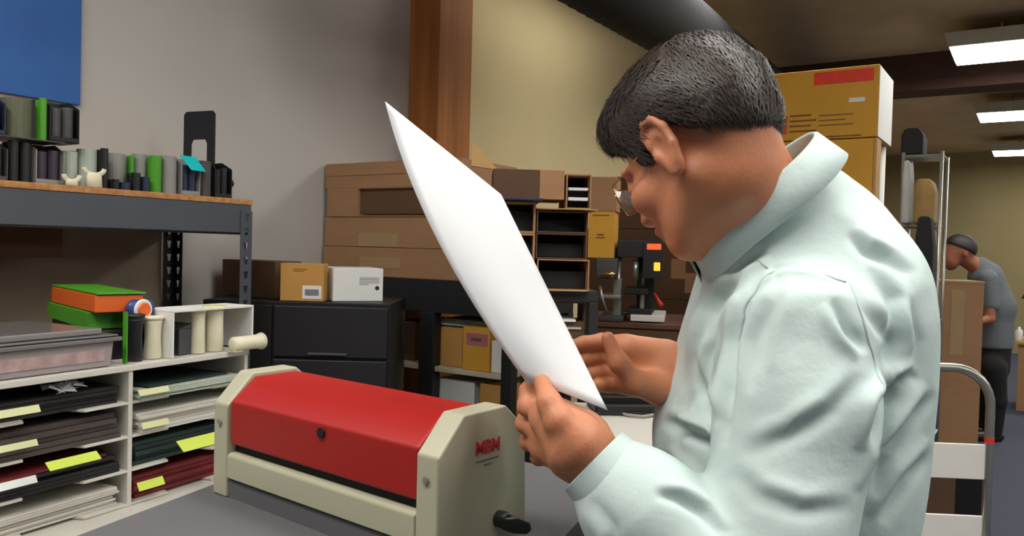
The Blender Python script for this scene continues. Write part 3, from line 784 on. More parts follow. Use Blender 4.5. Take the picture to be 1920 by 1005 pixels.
R_('comb_bundle', (251, 268), 324, 'rubber', 'black spine in front of the second grey spine', 'binding spines', n=1, yo=.02)
R_('comb_bundle', (269, 285), 332, 'navy', 'navy spine standing left of the wide green spine', 'binding spines', n=1, yo=.02)
R_('comb_bundle', (286, 309), 292, 'green', 'wide bright green spine on the shelf board', 'binding spines', n=1)
R_('comb_bundle', (311, 338), 293, 'grey', 'pale grey spine right of the wide green one', 'binding spines', n=1)
t, w, h = R_('organizer_box', (341, 377), 294, 'grey', 'small box of navy spines under the turquoise note', 'box', inner='navy', n=2)
R_('comb_bundle', (380, 402), 302, 'dgrey', 'dark grey spine right of the turquoise note', 'binding spines', n=1)
t2, w2, h2 = R_('organizer_box', (404, 436), 303, 'rubber', 'black box with a round knob at the right end of the shelf board', 'box', inner='rubber', n=2)
MB().lathe([(.004, 0), (.004, .012), (.012, .016), (.013, .026), (.008, .032)], (w2, .04, h2*.45), 14, 'x').build('knob', 'rubber', t2, smooth=True)
# turquoise note: folded over the top of the small box
xa = RK.hit(347, 295, .02)[0]; xb = RK.hit(380, 295, .02)[0]; zt = RK.hit(362, 292, .02)[1]; zb_ = RK.hit(362, 320, .02)[1]
o = MB().add([(0, .025, zt), (xb-xa-.004, .025, zt), (xb-xa+.002, -.012, zb_), (.012, -.012, zb_)], [(0, 1, 2, 3)]).build('sticky_note', 'cyan', None, solid=.0006)
place(o, RK.w(xa, .02, 0), ADEG); tag(o, 'bright turquoise sticky note on the box at the right of the shelf', 'note')
# bookend
xa, z1 = RK.hit(346, 212, .2); xb = RK.hit(404, 212, .2)[0]; w = xb-xa; h = z1-BT+.004
BF = Frame(RK.w(xa, .2, 0), -22); w = BF.hit(404, 212)[0]; h = BF.hit(375, 209)[1]-BT
be = thing('bookend', 'tall black steel bookend with a cut-out window on the shelf board', 'bookend', RK.w(xa, .2, BT+.0005), -22)
g = MB(); c = w*.08; zo = BF.hit(374, 262)[1]-BT
outer_ = [(0, 0), (0, h-c), (c, h), (w-c, h), (w, h-c), (w, 0)]
inn = [(w*.24, 0), (w*.24, zo), (w*.76, zo), (w*.76, 0)]
g.add([(x, 0, z) for x, z in [(0, 0), (0, h-c), (c, h), (w-c, h), (w, h-c), (w, 0), (w*.76, 0), (w*.76, zo*.93), (w*.70, zo), (w*.30, zo), (w*.24, zo*.93), (w*.24, 0)]], [(0, 1, 10, 11), (1, 2, 9, 10), (2, 3, 8, 9), (3, 4, 7, 8), (4, 5, 6, 7)])
g.build('upright_plate', 'rubber', be, solid=.004); MB().box(0, w, -.0, .11, 0, .0015).build('foot_plate', 'rubber', be)
# upper row on the left, standing on the lower boxes' top (a thin board between them)
zb = RK.hit(70, 264, .03)[1]+.004
o = MB().box(RK.hit(-45, 262, .02)[0], RK.hit(122, 262, .02)[0], 0, .12, 0, .003).build('thin_board', 'dgrey', None); place(o, RK.w(0, .02, zb-.004), ADEG); tag(o, 'thin dark board lying between the two rows at the left of the steel shelf', 'board')
o.data.transform(Matrix.Translation((0, 0, 0)))
R_('organizer_box', (-40, 12), 176, 'navy', 'dark box at the left end of the upper row on the steel shelf', 'box', inner='rubber', zb=zb)
R_('comb_bundle', (14, 72), 184, 'olive', 'very wide olive-grey spine in the upper row on the steel shelf', 'binding spines', n=1, zb=zb)
R_('comb_bundle', (76, 92), 184, 'green', 'green spine in the upper row on the steel shelf', 'binding spines', n=1, zb=zb)
R_('organizer_box', (94, 150), 186, 'rubber', 'black box at the right end of the upper row on the steel shelf', 'box', inner='dgrey', n=2, zb=zb)

# ================================================================== PAPER SORTER (left foreground)
SZ = .84
so = onz(246, 690, 1.12); SR = Frame((so[0], so[1], 0), 63)
CW = SR.hit(462, 660)[0]; TOP = SR.hit(246, 684)[1]; PT = .0665
srt = thing('paper_sorter', 'white paper sorter with two columns of slots on the table at the left', 'sorter', SR.w(0, 0, 0), 63)
SH = TOP-.012
for x in (-CW, 0, CW):
    MB().box(x-.005, x+.005, 0, .30, SZ, SH).build('divider', 'white', srt, .001)
MB().box(-CW-.005, CW+.005, -.004, .302, SH, TOP).build('top_board', 'white', srt, .0015)
MB().box(-CW-.005, CW+.005, .300, .304, SZ, SH).build('back_board', 'white', srt)
nsh = 4; PT = (SH-SZ)/nsh
for cx in (-CW, 0):
    for k in range(0, nsh):
        z = SZ+.001+k*PT; w = CW
        MB().prism([(cx+.005, .0), (cx+w*.30, .0), (cx+w*.36, .055), (cx+w*.62, .055), (cx+w*.68, .0), (cx+w-.005, .0), (cx+w-.005, .30), (cx+.005, .30)], 'z', z, z+.005).build('shelf', 'white', srt, .0008)
def stack(col, k, h, m, label, y0=-.01, n=5, x0=.03, x1=.97, skew=2):
    z = SZ+k*PT+.0065; cx = -CW if col == 0 else 0
    t = thing('paper_stack', label, 'paper', SR.w(cx+CW*.5, .02, z), 63); hw_ = CW*(x1-x0)/2-.012
    g = MB()
    for i in range(n):
        a = random.uniform(-.005, .005); b = random.uniform(-.006, .008)
        g.box(-hw_+a, hw_+a, y0+b, .25+b, h*i/n, h*(i+.86)/n)
    g.build('sheets', m, t); return t
stack(0, 3, .034, 'blackpaper', 'black paper stack in the top left slot of the sorter')
stack(0, 2, .050, 'brownpaper', 'brown-grey paper stack in the second left slot of the sorter')
stack(0, 1, .034, 'blackpaper', 'black and maroon paper in the third left slot of the sorter')
stack(0, 0, .040, 'white', 'off-white paper stack in the bottom left slot of the sorter', n=8)
stack(1, 3, .020, 'greenpaper', 'pale green-grey sheets in the top right slot of the sorter', y0=-.03)
stack(1, 2, .040, 'white', 'white paper stack in the second right slot of the sorter', n=7, y0=-.02)
stack(1, 1, .050, 'dgreenpaper', 'dark green-black paper in the third right slot of the sorter')
stack(1, 0, .048, 'maroon', 'dark red paper stack in the bottom right slot of the sorter')
def sheetbit(col, k, zz_, m, label):
    z = SZ+k*PT+zz_; cx = -CW if col == 0 else 0
    o = MB().box(-CW*.36, CW*.36, -.012, .22, 0, .004).build('loose_sheets', m, None, .0005); place(o, SR.w(cx+CW*.5, .02, z), 66); tag(o, label, 'paper'); return o
sheetbit(0, 1, .0415, 'maroon', 'thin maroon sheets on the third left slot of the sorter')
sheetbit(1, 3, .0275, 'dgreenpaper', 'thin dark sheets on top of the pale ones in the top right slot')
# film glint
o = MB()
for i in range(14):
    a = random.uniform(0, .09); b = random.uniform(0, .05)
    o.add([(a, b, random.uniform(0, .02)), (a+random.uniform(.02, .04), b+random.uniform(-.01, .01), random.uniform(0, .02)), (a+random.uniform(.0, .04), b+.03, random.uniform(.0, .022))], [(0, 1, 2)])
o = o.build('plastic_film', 'clear', None, solid=.0006); place(o, SR.w(-CW*.62, -.012, SZ+3*PT+.042), 63); tag(o, 'crumpled clear plastic film in the top left slot of the sorter', 'film')
def slot_tag(pxs, py, ph, m, label, tilt=62, yo=-.012):
    xa, z1 = SR.hit(pxs[0], py, yo); xb = SR.hit(pxs[1], py, yo)[0]
    o = MB().box(0, xb-xa, -.001, 0, -ph, 0).build('label_tag', m, None); place(o, SR.w(xa, yo, z1), 63, (tilt-90, 0)) if False else place(o, SR.w(xa, yo, z1), 63)
    o.rotation_euler = (0, 0, math.radians(63)); tag(o, label, 'tag'); 
    o.data.transform(Matrix.Rotation(math.radians(-(90-tilt)), 4, 'X')); return o
slot_tag((-10, 72), 772, .014, 'paletag', 'pale yellow tag on the top left shelf edge of the sorter')
slot_tag((-10, 68), 839, .012, 'paletag', 'pale yellow tag on the second left shelf edge of the sorter')
slot_tag((84, 180), 868, .020, 'lime', 'bright lime tag sticking out of the third left slot', 40, -.03)
slot_tag((-6, 66), 908, .014, 'whitebox', 'white tag on the third left shelf edge of the sorter')
slot_tag((258, 314), 732, .013, 'paletag', 'pale yellow tag on the top right shelf edge of the sorter')
slot_tag((264, 314), 794, .013, 'paletag', 'pale yellow tag on the second right shelf edge of the sorter')
slot_tag((330, 404), 828, .030, 'lime', 'bright lime tag sticking out of the third right slot', 40, -.035)
slot_tag((256, 304), 906, .018, 'lime', 'small yellow tag on the bottom right slot of the sorter')
# table beneath
tb = thing('side_table', 'cream table carrying the white paper sorter', 'table', SR.w(0, 0, 0), 63)
MB().box(-.75, .36, -.34, .32, SZ-.03, SZ).build('table_top', 'white', tb, .004)
for a in (-.7, .30):
    for b in (-.28, .28): MB().box(a-.02, a+.02, b-.02, b+.02, 0, SZ-.03).build('leg', 'bsteel', tb, .002)
# crumpled yellowish paper at the lower left corner
g = MB(); p = onz(22, 985, SZ)
pts2 = []
for i in range(6):
    for j in range(6): pts2.append((i*.016-.04+random.uniform(-.005, .005), j*.016-.04+random.uniform(-.005, .005), .004+abs(random.gauss(0, .012))))
g.add(pts2, [(i*6+j, i*6+j+1, (i+1)*6+j+1, (i+1)*6+j) for i in range(5) for j in range(5)])
o = g.build('crumpled_paper', 'cardb', None, solid=.001); place(o, (p[0], p[1], SZ+.002), 20); tag(o, 'crumpled yellowish scrap of paper on the cream table, bottom left', 'paper')

# on top of the sorter: clear lidded tray boxes
xa = SR.hit(-60, 700, .0)[0]; xb = SR.hit(212, 700, .01)[0]
tz = TOP+.001
t = thing('plastic_storage_box', 'clear grey plastic storage box with a lid on top of the sorter', 'box', SR.w(xa, .01, tz), 63)
w = xb-xa; h = SR.hit(200, 640, .01)[1]-tz
MB().prism([(0, 0), (w-.004, 0), (w+.002, h), (-.002, h)], 'y', 0, .27).build('box_body', mat('frosted_grey_plastic', (158, 148, 148), .25, .06, 10, .1, 40, coat=.4), t, .004)
MB().box(.02, w-.02, -.0015, 0, h*.25, h*.7).build('pinkish_label', mat('faded_label', (176, 150, 148), .6, .15, 40), t)
lw_ = SR.hit(234, 630, -.006)[0]-xa; lz = SR.hit(220, 630, -.006)[1]-tz
MB().box(-.01, lw_, -.010, .285, h, h+.008).box(-.006, lw_-.006, -.006, .28, h+.009, h+.013).build('lid', mat('smoky_lid', (116, 112, 114), .2, .06, 10, coat=.6), t, .002)
t = thing('flat_plastic_case', 'flat grey plastic case lying on the lidded storage box', 'case', SR.w(xa, .02, tz+h+.0135), 63)
MB().box(.0, lw_-.03, .0, .24, 0, .012).build('case_body', mat('grey_clear_case', (132, 128, 130), .15, .05, 10, coat=.8), t, .003)
# green and orange file boxes
FB = Frame(SR.w(SR.hit(236, 660, .0)[0]+.002, .10, tz), 43)
t = thing('dark_file_box', 'dark box at the bottom of the coloured file boxes on the sorter', 'file box', FB.w(0, 0, tz), 43)
MB().box(0, .09, 0, .33, 0, .060).build('box_body', 'rubber', t, .002)
t = thing('green_file_box', 'low green file box under the orange one on top of the sorter', 'file box', FB.w(-.005, .03, tz+.061), 43)
MB().box(0, .09, 0, .33, 0, .036).build('box_body', 'green', t, .002)
t = thing('orange_file_box', 'orange file box with a bright green lid above the green file box', 'file box', FB.w(0, 0, tz+.098), 43)
MB().box(0, .095, 0, .34, 0, .036).build('box_body', 'orange', t, .002); MB().box(.002, .10, -.004, .344, .037, .041).build('lid', 'green', t, .001)
# upright divider and spools between
def sitem(kind, xs, yt, m, label, cat, yo=.03, deg=63, extra=None):
    xa, z1 = SR.hit(xs[0], yt, yo); xb, _ = SR.hit(xs[1], yt, yo); w = xb-xa; h = z1-tz
    t = thing(kind, label, cat, SR.w(xa, yo, tz), 63)
    return t, w, h
t, w, h = sitem('upright_divider', (238, 243), 585, 'green', 'thin green upright divider beside the navy rolls on the sorter', 'divider', .01); MB().box(0, .003, 0, .012, 0, h).build('panel', 'green', t, .0005)
def bundle(kind, xs, yt, m, label, yo=.03, top='ivory', waist=.86):
    t, w, h = sitem(kind, xs, yt, m, label, 'roll', yo); r = w/2
    MB().lathe([(r*.92, 0), (r, .003), (r*waist, h*.5), (r*.95, h*.80), (r*1.02, h*.86), (r*.98, h*.9)], (r, r, 0), 18).build('roll_body', m, t, smooth=True)
    MB().lathe([(r*1.02, h*.9), (r*1.22, h*.94), (r*1.2, h*.99), (r*.6, h), (r*.5, h*.96)], (r, r, 0), 18).build('flared_end', top, t, smooth=True)
    return t
bundle('spine_roll', (250, 276), 590, 'rubber', 'black roll left of the single ivory one on the sorter', .02, 'rubber')
bundle('spine_roll', (284, 312), 594, 'ivory', 'single ivory roll with a flared end next to the navy binder', .02)
t, w, h = sitem('navy_binder', (313, 323), 585, 'navy', 'navy binder standing right of the single ivory roll', 'binder', .03); MB().box(0, w, 0, .09, 0, h).build('binder_cover', 'navy', t, .003)
t, w, h = sitem('colour_disc', (250, 290), 562, 'navy', 'blue disc-like reel with white and gold stripes behind the single ivory roll', 'reel', .055)
r = .022; zc = h-r
MB().lathe([(r*.8, 0), (r, .004), (r, .012), (r*.8, .016)], (.012, 0, zc), 20, 'y').build('reel_body', mat('royal_blue_plastic', (44, 62, 128), .35), t, smooth=True)
MB().lathe([(r*.8, 0), (r, .004), (r, .012), (r*.8, .016)], (.034, 0, zc), 20, 'y').build('reel_body', bpy.data.materials['royal_blue_plastic'], t, smooth=True)
MB().lathe([(r*.9, 0), (r*1.02, .003), (r*.9, .006)], (.023, -.004, zc), 20, 'y').build('white_stripe', 'whitebox', t); MB().lathe([(r*.6, 0), (r*.7, .003), (r*.6, .006)], (.023, -.009, zc), 20, 'y').build('gold_stripe', 'orange', t)
MB().box(0, .046, .0, .03, 0, zc-r+.002).build('stand_box', 'rubber', t, .003)
# white cubby bin
xa, z1 = SR.hit(325, 575, .0); xb = SR.hit(476, 575, .0)[0]; w = xb-xa; z1 = SR.hit(476, 572, 0)[1]; h = z1-tz; dp = .095
t = thing('white_cubby_bin', 'open white bin with ivory rolls on the right end of the sorter', 'bin', SR.w(xa, .0, tz), 63)
MB().box(0, w, 0, dp, h-.005, h).build('top_panel', 'whitebox', t, .001); MB().box(w-.005, w, 0, dp, .0, h-.005).build('side_panel', 'whitebox', t, .001)
MB().box(0, .004, 0, dp, .0, h-.005).build('side_panel', 'whitebox', t, .001); MB().box(0.004, w-.005, dp-.004, dp, .0, h-.005).build('back_panel', 'white', t)
bundle('spine_roll', (370, 392), 578, 'ivory', 'left upright ivory roll with yellowish end in the white bin', .012, mat('pale_yellow_plastic', (206, 208, 130), .5), .95)
bundle('spine_roll', (400, 428), 574, 'ivory', 'right upright ivory roll with yellowish end in the white bin', .012, bpy.data.materials['pale_yellow_plastic'], .95)
t, w, h = sitem('dark_carton', (336, 368), 618, 'navy', 'small dark carton in the left part of the white bin', 'carton', .03); MB().box(0, w, 0, .09, 0, h).prism([(0, h), (w, h), (w*.8, h+.012)], 'y', 0, .09).build('carton_body', 'dgrey', t, .002)
xa, z1 = SR.hit(430, 620, -.01); xb = SR.hit(484, 630, -.01)[0]; r = .017
t = thing('lying_roll', 'ivory roll lying down in front of the white bin\'s right side', 'roll', SR.w(xa, -.02, tz+r+.001), 63)
MB().lathe([(r*.7, 0), (r, .004), (r*.95, (xb-xa)*.6), (r, (xb-xa)*.85), (r*1.2, xb-xa), (r*.8, xb-xa+.001), (r*.6, xb-xa-.01)], (0, 0, 0), 18, 'x').build('roll_body', 'ivory', t, smooth=True)
MB().box(0.0, .02, -.012, .012, -r, -r*.9).build('contact_patch', 'ivory', t)

# ================================================================== BLACK DRAWER UNIT + cartons
UZ = 1.199
du_ = thing('drawer_cabinet', 'black plastic drawer cabinet behind the red machine', 'cabinet', (-.95, 2.45, 0))
MB().box(0, .58, .012, .35, 0, UZ).build('cabinet_body', 'rubber', du_, .003)
zc = UZ-.012
for k in range(5):
    z1 = zc-k*.165; 
    d = MB().box(.222, .572, 0, .012, z1-.158, z1).build('drawer', mat('drawer_front_black', (34, 33, 38), .4) if k == 0 else bpy.data.materials['drawer_front_black'], du_, .004)
    MB().box(.33, .45, -.010, 0, z1-.150, z1-.142).build('handle', 'dgrey', d, .002)
MB().box(.010, .215, .003, .012, .02, zc).build('side_door', 'rubber', du_, .003)
# cartons on it
def fit(frame, x0, x1, yt, z0, yo=0):
    a = frame.hit(x0, yt, yo)[0]; b = frame.hit(x1, yt, yo)[0]; z = frame.hit((x0+x1)/2, yt, yo)[1]; return a, b-a, z-z0
def carton(name, label, m, frame, x0, x1, yt, z0, dep, yo=0, bevel=.002, cat='box', group=None, deg=None):
    a, w, h = fit(frame, x0, x1, yt, z0, yo)
    t = thing(name, label, cat, frame.w(a, yo, z0), math.degrees(frame.a), group)
    MB().box(0, w, 0, dep, 0, h).build('box_body', m, t, bevel); return t, w, h
F0 = Frame((0, 2.47, 0), 0)
t, w, h = carton('small_carton', 'small tan carton with a shipping label on the black drawer cabinet', 'cardb', F0, 526, 607, 494, UZ+.001, .065)
MB().box(w*.52, w*.96, -.0012, 0, .008, h*.42).build('shipping_label', 'whitebox', t); 
lab = t.children[-1] if False else [c for c in t.children if c.name.startswith('shipping_label')][0]
MB().box(w*.58, w*.90, -.0018, -.0012, .018, h*.32).build('barcode', 'ink', lab)
g = MB(); g.box(w*.3, w*.62, -.0006, 0, h*.84, h*.86).box(w*.3, w*.55, -.0006, 0, h*.79, h*.81).build('printed_lines', 'binked', t)
F1 = Frame(at(625, 569, 2.50), 24)
t, w, h = carton('white_carton', 'small white carton with grey print beside the tan one', 'whitebox', F1, 625, 719, 503, UZ+.001, .17, 0)
g = MB()
for i in range(5): g.box(w*.52, w*(.92 if i < 4 else .7), -.0006, 0, h*(.70-.05*i), h*(.72-.05*i))
g.build('printed_lines', 'ink', t); MB().lathe([(.007, -.0006), (.007, 0)], (w*.88, 0, h*.40), 16, 'y').build('printed_mark', 'rubber', t)
FD = Frame(at(415, 480, 2.68), BDEG)
t, w, h = carton('dark_carton_large', 'long dark brown carton behind the rack post on the black cabinet', 'cardd', FD, 417, 516, 488, UZ+.001, .11)
# ================================================================== BLACK RACK + long cartons
R2 = Frame(at(597, 500, 3.13), BDEG); R2Z = 1.262
bk = thing('black_rack', 'black steel rack carrying the long cardboard boxes and bins', 'shelf', R2.w(0, 0, 0), BDEG)
RE = R2.hit(962, 560)[0]; PM = R2.hit(800, 640)[0]
MB().box(.03, RE, 0, .012, R2Z-.115, R2Z).box(.03, RE, .40, .412, R2Z-.115, R2Z).box(.03, .042, 0, .41, R2Z-.115, R2Z).box(RE-.012, RE, 0, .41, R2Z-.115, R2Z).build('top_frame', 'bsteel', bk, .002)
MB().box(.042, RE-.012, .012, .40, R2Z-.012, R2Z-.001).build('top_shelf', 'bsteel', bk)
for x in (.03, PM-.034, RE-.04): MB().box(x, x+(.066 if abs(x-PM+.034) < .01 else .04), -.003, .04, 0, R2Z-.115).build('post', 'bsteel', bk, .003)
for x in (.03, PM-.03, RE-.04): MB().box(x, x+.04, .375, .415, 0, R2Z-.115).build('rear_post', 'bsteel', bk, .003)
S2 = R2.hit(870, 695)[1]
MB().box(.07, RE-.04, .01, .40, S2-.018, S2).build('lower_shelf', mat('pale_shelf_board', (190, 180, 156), .7), bk, .002)
MB().box(.07, RE-.04, .01, .40, S2-.32, S2-.30).build('bottom_shelf', bpy.data.materials['pale_shelf_board'], bk, .002)
z0 = R2Z+.0005
names = ['bottom', 'second', 'third', 'top']
ed = [(597, 885, 460, 'long brown carton at the bottom of the stack beside the wall'), (601, 872, 405, 'long brown carton with beige tape, second from the bottom'),
      (614, 865, 353, 'long brown carton with a dark recessed front, second from the top'), (609, 862, 306, 'long brown carton on top of the stack beside the wall')]
for i, (xa, xb, yt, lb) in enumerate(ed):
    a, w, h = fit(R2, xa, xb, yt, z0, .012)
    if i == 0: h = R2.hit(620, 461, .012)[1]-z0
    else: h = R2.hit(630, [0, 406, 353, 306][i], .012)[1]-z0
    yo = .012+(i % 2)*.004; a = max(a, .012)
    t = thing('long_carton', lb, 'box', R2.w(a, yo, z0), BDEG, 'long cardboard boxes stacked beside the wall')
    if i == 2:
        f0 = R2.hit(671, 380, yo)[0]-a
        MB().box(0, f0, 0, .36, 0, h).box(f0, w, .02, .36, 0, h).box(f0, w, 0, .02, h-.004, h).box(f0, w, 0, .02, 0, .004).build('box_body', 'card', t)
        MB().box(f0+.012, w, .008, .019, .010, h-.016).build('inner_tray', 'cardd', t, .001)
    else:
        MB().box(0, w, 0, .36, 0, h-.0015).build('box_body', 'card', t, .002)
        MB().box(0.002, w-.002, -.0008, 0, h*.48, h*.495).build('flap_seam', 'cardd', t) if i == 3 else None
        if i in (0, 1):
            x0 = R2.hit(672 if i == 1 else 676, 450, yo)[0]-a; x1_ = R2.hit(746 if i == 1 else 752, 450, yo)[0]-a
            MB().box(x0, x1_, -.0012, 0, (h*.02 if i == 1 else h*.30), (h*.44 if i == 1 else h*.66)).build('tape', 'tape', t)
            MB().box(w*.86, w*.87, -.0012, 0, 0.002, h*.7).build('tape_edge', 'tape', t)
    z0 += h
R3 = Frame(at(985, 540, 2.385), 3); R3Z = 1.38-(545-467.6)/1500*2.385
k3 = thing('black_rack', 'narrow black rack under the open cartons right of the sheet', 'shelf', R3.w(0, 0, 0), 3)
L3 = R3.hit(928, 560)[0]; E3 = R3.hit(1122, 560)[0]
MB().box(L3, E3, 0, .20, R3Z-.012, R3Z).build('top_shelf', 'bsteel', k3); MB().box(L3, E3, 0, .012, R3Z-.032, R3Z-.0125).build('front_rail', 'bsteel', k3, .001); MB().box(L3, E3, .188, .20, R3Z-.032, R3Z-.0125).build('rear_rail', 'bsteel', k3, .001)
MB().box(R3.hit(988, 560)[0], E3-.004, .01, .21, 1.10, 1.112).build('lower_shelf', 'bsteel', k3)
for x in (R3.hit(988, 560)[0], E3-.028):
    for y in (0, .172): MB().box(x, x+.028, y, y+.028, 0, R3Z-.033).build('post', 'bsteel', k3, .002)
# open cardboard bins, seen right of the sheet
def bin_(x0, x1, yt, yb, dep, m, label, yo=.0, inner='slitblack', zb=None, th_=.004, flap=0, papers=0):
    a = R3.hit(x0, yb, yo)[0]; b = R3.hit(x1, yb, yo)[0]; zt = R3.hit((x0+x1)/2, yt, yo)[1]; z_ = zb if zb is not None else R3.hit((x0+x1)/2, yb, yo)[1]
    w, h = b-a, zt-z_-.0008
    t = thing('open_carton', label, 'box', R3.w(a, yo, z_), 3, None)
    MB().box(0, th_, 0, dep, 0, h).box(w-th_, w, 0, dep, 0, h).box(th_, w-th_, 0, dep, 0, th_).box(th_, w-th_, 0, dep, h-th_, h).build('box_body', m, t, .0005)
    MB().box(th_, w-th_, dep-.004, dep, th_, h-th_).build('back_panel', 'cardd', t)
    MB().box(th_+.002, w-th_-.002, .05, dep-.006, th_+.001, h*.62).build('inner_shade', inner, t, .002)  # black block standing for the shade inside the open carton
    if flap: MB().prism([(0, 0), (w, 0), (w*.9, -flap), (w*.12, -flap)], 'z', h*.0+.001, .004).build('flap', 'cardl', t)
    if flap < 0: pass
    if papers: MB().box(th_+.004, w-th_-.004, .01, .05, h*.25, h*.34).box(th_+.004, w-th_-.004, .012, .05, h*.55, h*.62).build('papers', 'paper', t)
    return t, a, w, h, z_
zb0 = R3Z+.0005
# middle column (three trays) ----
t, a, w, h, z_ = bin_(1006, 1104, 486, 545, .20, 'card', 'open brown tray-like carton, lowest beside the sheet', .0, flap=.035, zb=zb0)
z1 = zb0+h+.001
t, a, w, h, z_ = bin_(1004, 1100, 437, 487, .20, 'cardd', 'dark open carton in the middle above the lowest tray', .004, zb=z1)
z2 = z1+h+.001
t, a, w, h, z_ = bin_(1006, 1102, 395, 436, .20, 'cardd', 'dark open carton below the pale flap', .002, zb=z2)
z3 = z2+h+.001
RB_ = (a, w)
# pale flap sheet on top of this column
zf = z3+.002
o = MB().prism([(0, 0), (w+.03, -.0), (w+.02, .2), (0, .2)], 'z', 0, .004).prism([(0, 0), (.10, -.05), (w, -.04), (w+.03, 0)], 'z', 0, .003).build('cardboard_flap', 'cardl', None); place(o, R3.w(a, 0, zf), 3); tag(o, 'pale loose sheet of cardboard lying over the dark open cartons', 'cardboard')
# top column right
zt0 = zf+.005
t, a2, w2, h2, _z = bin_(1061, 1108, 326, 384, .20, 'card', 'small open carton with papers on top of the pale cardboard sheet', .02, zb=zt0, papers=1)
# left column: open-ended cartons half hidden by the sheet
c0 = R3.hit(930, 500, .0)[0]; c1 = a-.004
z_ = zb0; cols = [(492, 'cardd', 'dark open carton lowest behind the sheet'), (437, 'card', 'brown carton with a dark opening, third from the top behind the sheet'), (378, 'card', 'brown open carton with a dark opening behind the upper right of the sheet')]
for yt, m, lb in cols:
    h = R3.hit(990, yt)[1]-z_-.001
    t = thing('open_carton', lb, 'box', R3.w(c0, .0, z_), 3); w = c1-c0; e = .006
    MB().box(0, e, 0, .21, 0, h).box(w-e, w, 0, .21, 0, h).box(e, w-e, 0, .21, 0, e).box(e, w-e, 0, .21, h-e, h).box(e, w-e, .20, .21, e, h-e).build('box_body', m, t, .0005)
    MB().box(e+.003, w-e-.003, .04, .195, e+.001, h*.7).build('inner_shade', 'slitblack', t); z_ += h+.001  # black filling paints the shade into the carton opening
o = MB().box(-.02, c1-c0+.015, -.05, .2, 0, .008).build('navy_folder', 'navy', None, .002); place(o, R3.w(c0, 0, z_+.0005), 3); tag(o, 'thin navy folder lying on the open carton behind the sheet', 'folder')
zz1 = z_+.010; xk0 = R3.hit(925, 330, .03)[0]; xk = R3.hit(1012, 330, .03)[0]; xk1 = R3.hit(1059, 330, .03)[0]; ht = R3.hit(1030, 319, .03)[1]
t = thing('long_carton', 'long brown carton with a paler end lying on the navy folder', 'box', R3.w(xk0, .03, zz1), 3); MB().box(0, xk-xk0, 0, .19, 0, ht-zz1).build('box_body', 'cardd', t, .002); MB().box(xk-xk0, xk1-xk0, -.002, .185, max(0, zf+.006-zz1), ht-zz1).build('pale_end', 'card', t, .002)
# curled flap above, in front of the wall
a_ = R3.hit(884, 300, .1)[0]; b_ = R3.hit(935, 300, .1)[0]; zf1 = R3.hit(880, 266, .1)[1]
o = MB().add([(0, 0, 0), (b_-a_, 0, -.01), (b_-a_-.03, .03, (zf1-ht)*.25), (.0, .05, (zf1-ht))], [(0, 1, 2, 3)]).build('bent_cardboard', 'cardl', None, solid=.003); place(o, R3.w(a_, .1, ht+.012), 3); tag(o, 'bent pale cardboard flap sticking up right of the wooden post', 'cardboard')
# shelf contents below
def lowbox(name, label, m, x0, x1, yt, z0, dep=.25, yo=.03, cat='box'):
    a = R2.hit(x0, yt, yo)[0]; b = R2.hit(x1, yt, yo)[0]; zt = R2.hit((x0+x1)/2, yt, yo)[1]
    t = thing(name, label, cat, R2.w(a, yo, z0), BDEG); MB().box(0, b-a, 0, dep, 0, zt-z0).build('box_body', m, t, .002); return t, b-a, zt-z0
sz = S2+.0008
tt, w, h = lowbox('brown_carton', 'brown carton on the rack shelf left of the black post, the lower one', 'cardd', 738, 778, 662, sz, yo=.06)
lowbox('brown_carton', 'brown carton on the rack shelf left of the black post, the upper one', 'cardd', 742, 779, 602, sz+h+.001, yo=.06)
t, w, h = lowbox('brown_carton', 'brown carton right of the black post, beside the yellow end', 'cardb', 822, 868, 614, sz, yo=.045)
hz = sz+h
t, w, h = lowbox('labelled_carton', 'yellow carton with a pink label on the rack shelf below the sheet', 'cardy', 868.5, 919, 614, sz, yo=.02)
MB().box(w*.14, w*.92, -.0012, 0, h*.58, h*.86).build('pink_label', 'pink', t)
MB().box(w*.3, w*.7, -.0016, -.0012, h*.68, h*.76).build('label_print', 'binked', [c for c in t.children if c.name.startswith('pink_label')][0])
o = MB()
for i in range(6): o.box(-.0+random.uniform(-.006, .006), .25, random.uniform(0, .01), .2, i*.004, i*.004+.0035)
o = o.build('paper_pile', 'greenpaper', None); place(o, R2.w(R2.hit(824, 605, .05)[0], .05, hz+.006), BDEG+3); tag(o, 'grey pile of papers on the cartons right of the black post', 'paper')
lowbox('white_paper_block', 'white block of paper beside the pink-labelled carton', 'whitebox', 922, 950, 640, sz, yo=.03, cat='paper')
bz = S2-.2995
lowbox('white_carton', 'pale grey box on the rack\'s bottom shelf right of the black post', 'whitebox', 822, 890, 712, bz, yo=.05)
lowbox('tan_carton', 'tan carton on the rack\'s bottom shelf behind the hand', 'cardb', 900, 948, 722, bz, yo=.04)
a = R3.hit(1036, 600, .03)[0]; b = E3-.034; zt = R3.hit(1070, 565, .03)[1]
t = thing('dark_bin', 'dark open bin on the lower shelf of the narrow black rack', 'bin', R3.w(a, .03, 1.1125), 3)
hb = zt-1.1125; MB().prism([(0, 0), (b-a, 0), (b-a, hb), (0, hb), (0, hb-.006), (b-a-.004, hb-.006), (b-a-.004, .05), (0, .05)], 'y', 0, .15).build('bin_body', 'cardd', t, .001)
MB().box(.004, b-a-.03, -.012, .12, .051, .058).build('white_papers', 'paper', t); MB().box(.004, b-a-.012, -.006, -.0005, .028, .034).build('pale_papers', 'greenpaper', t)
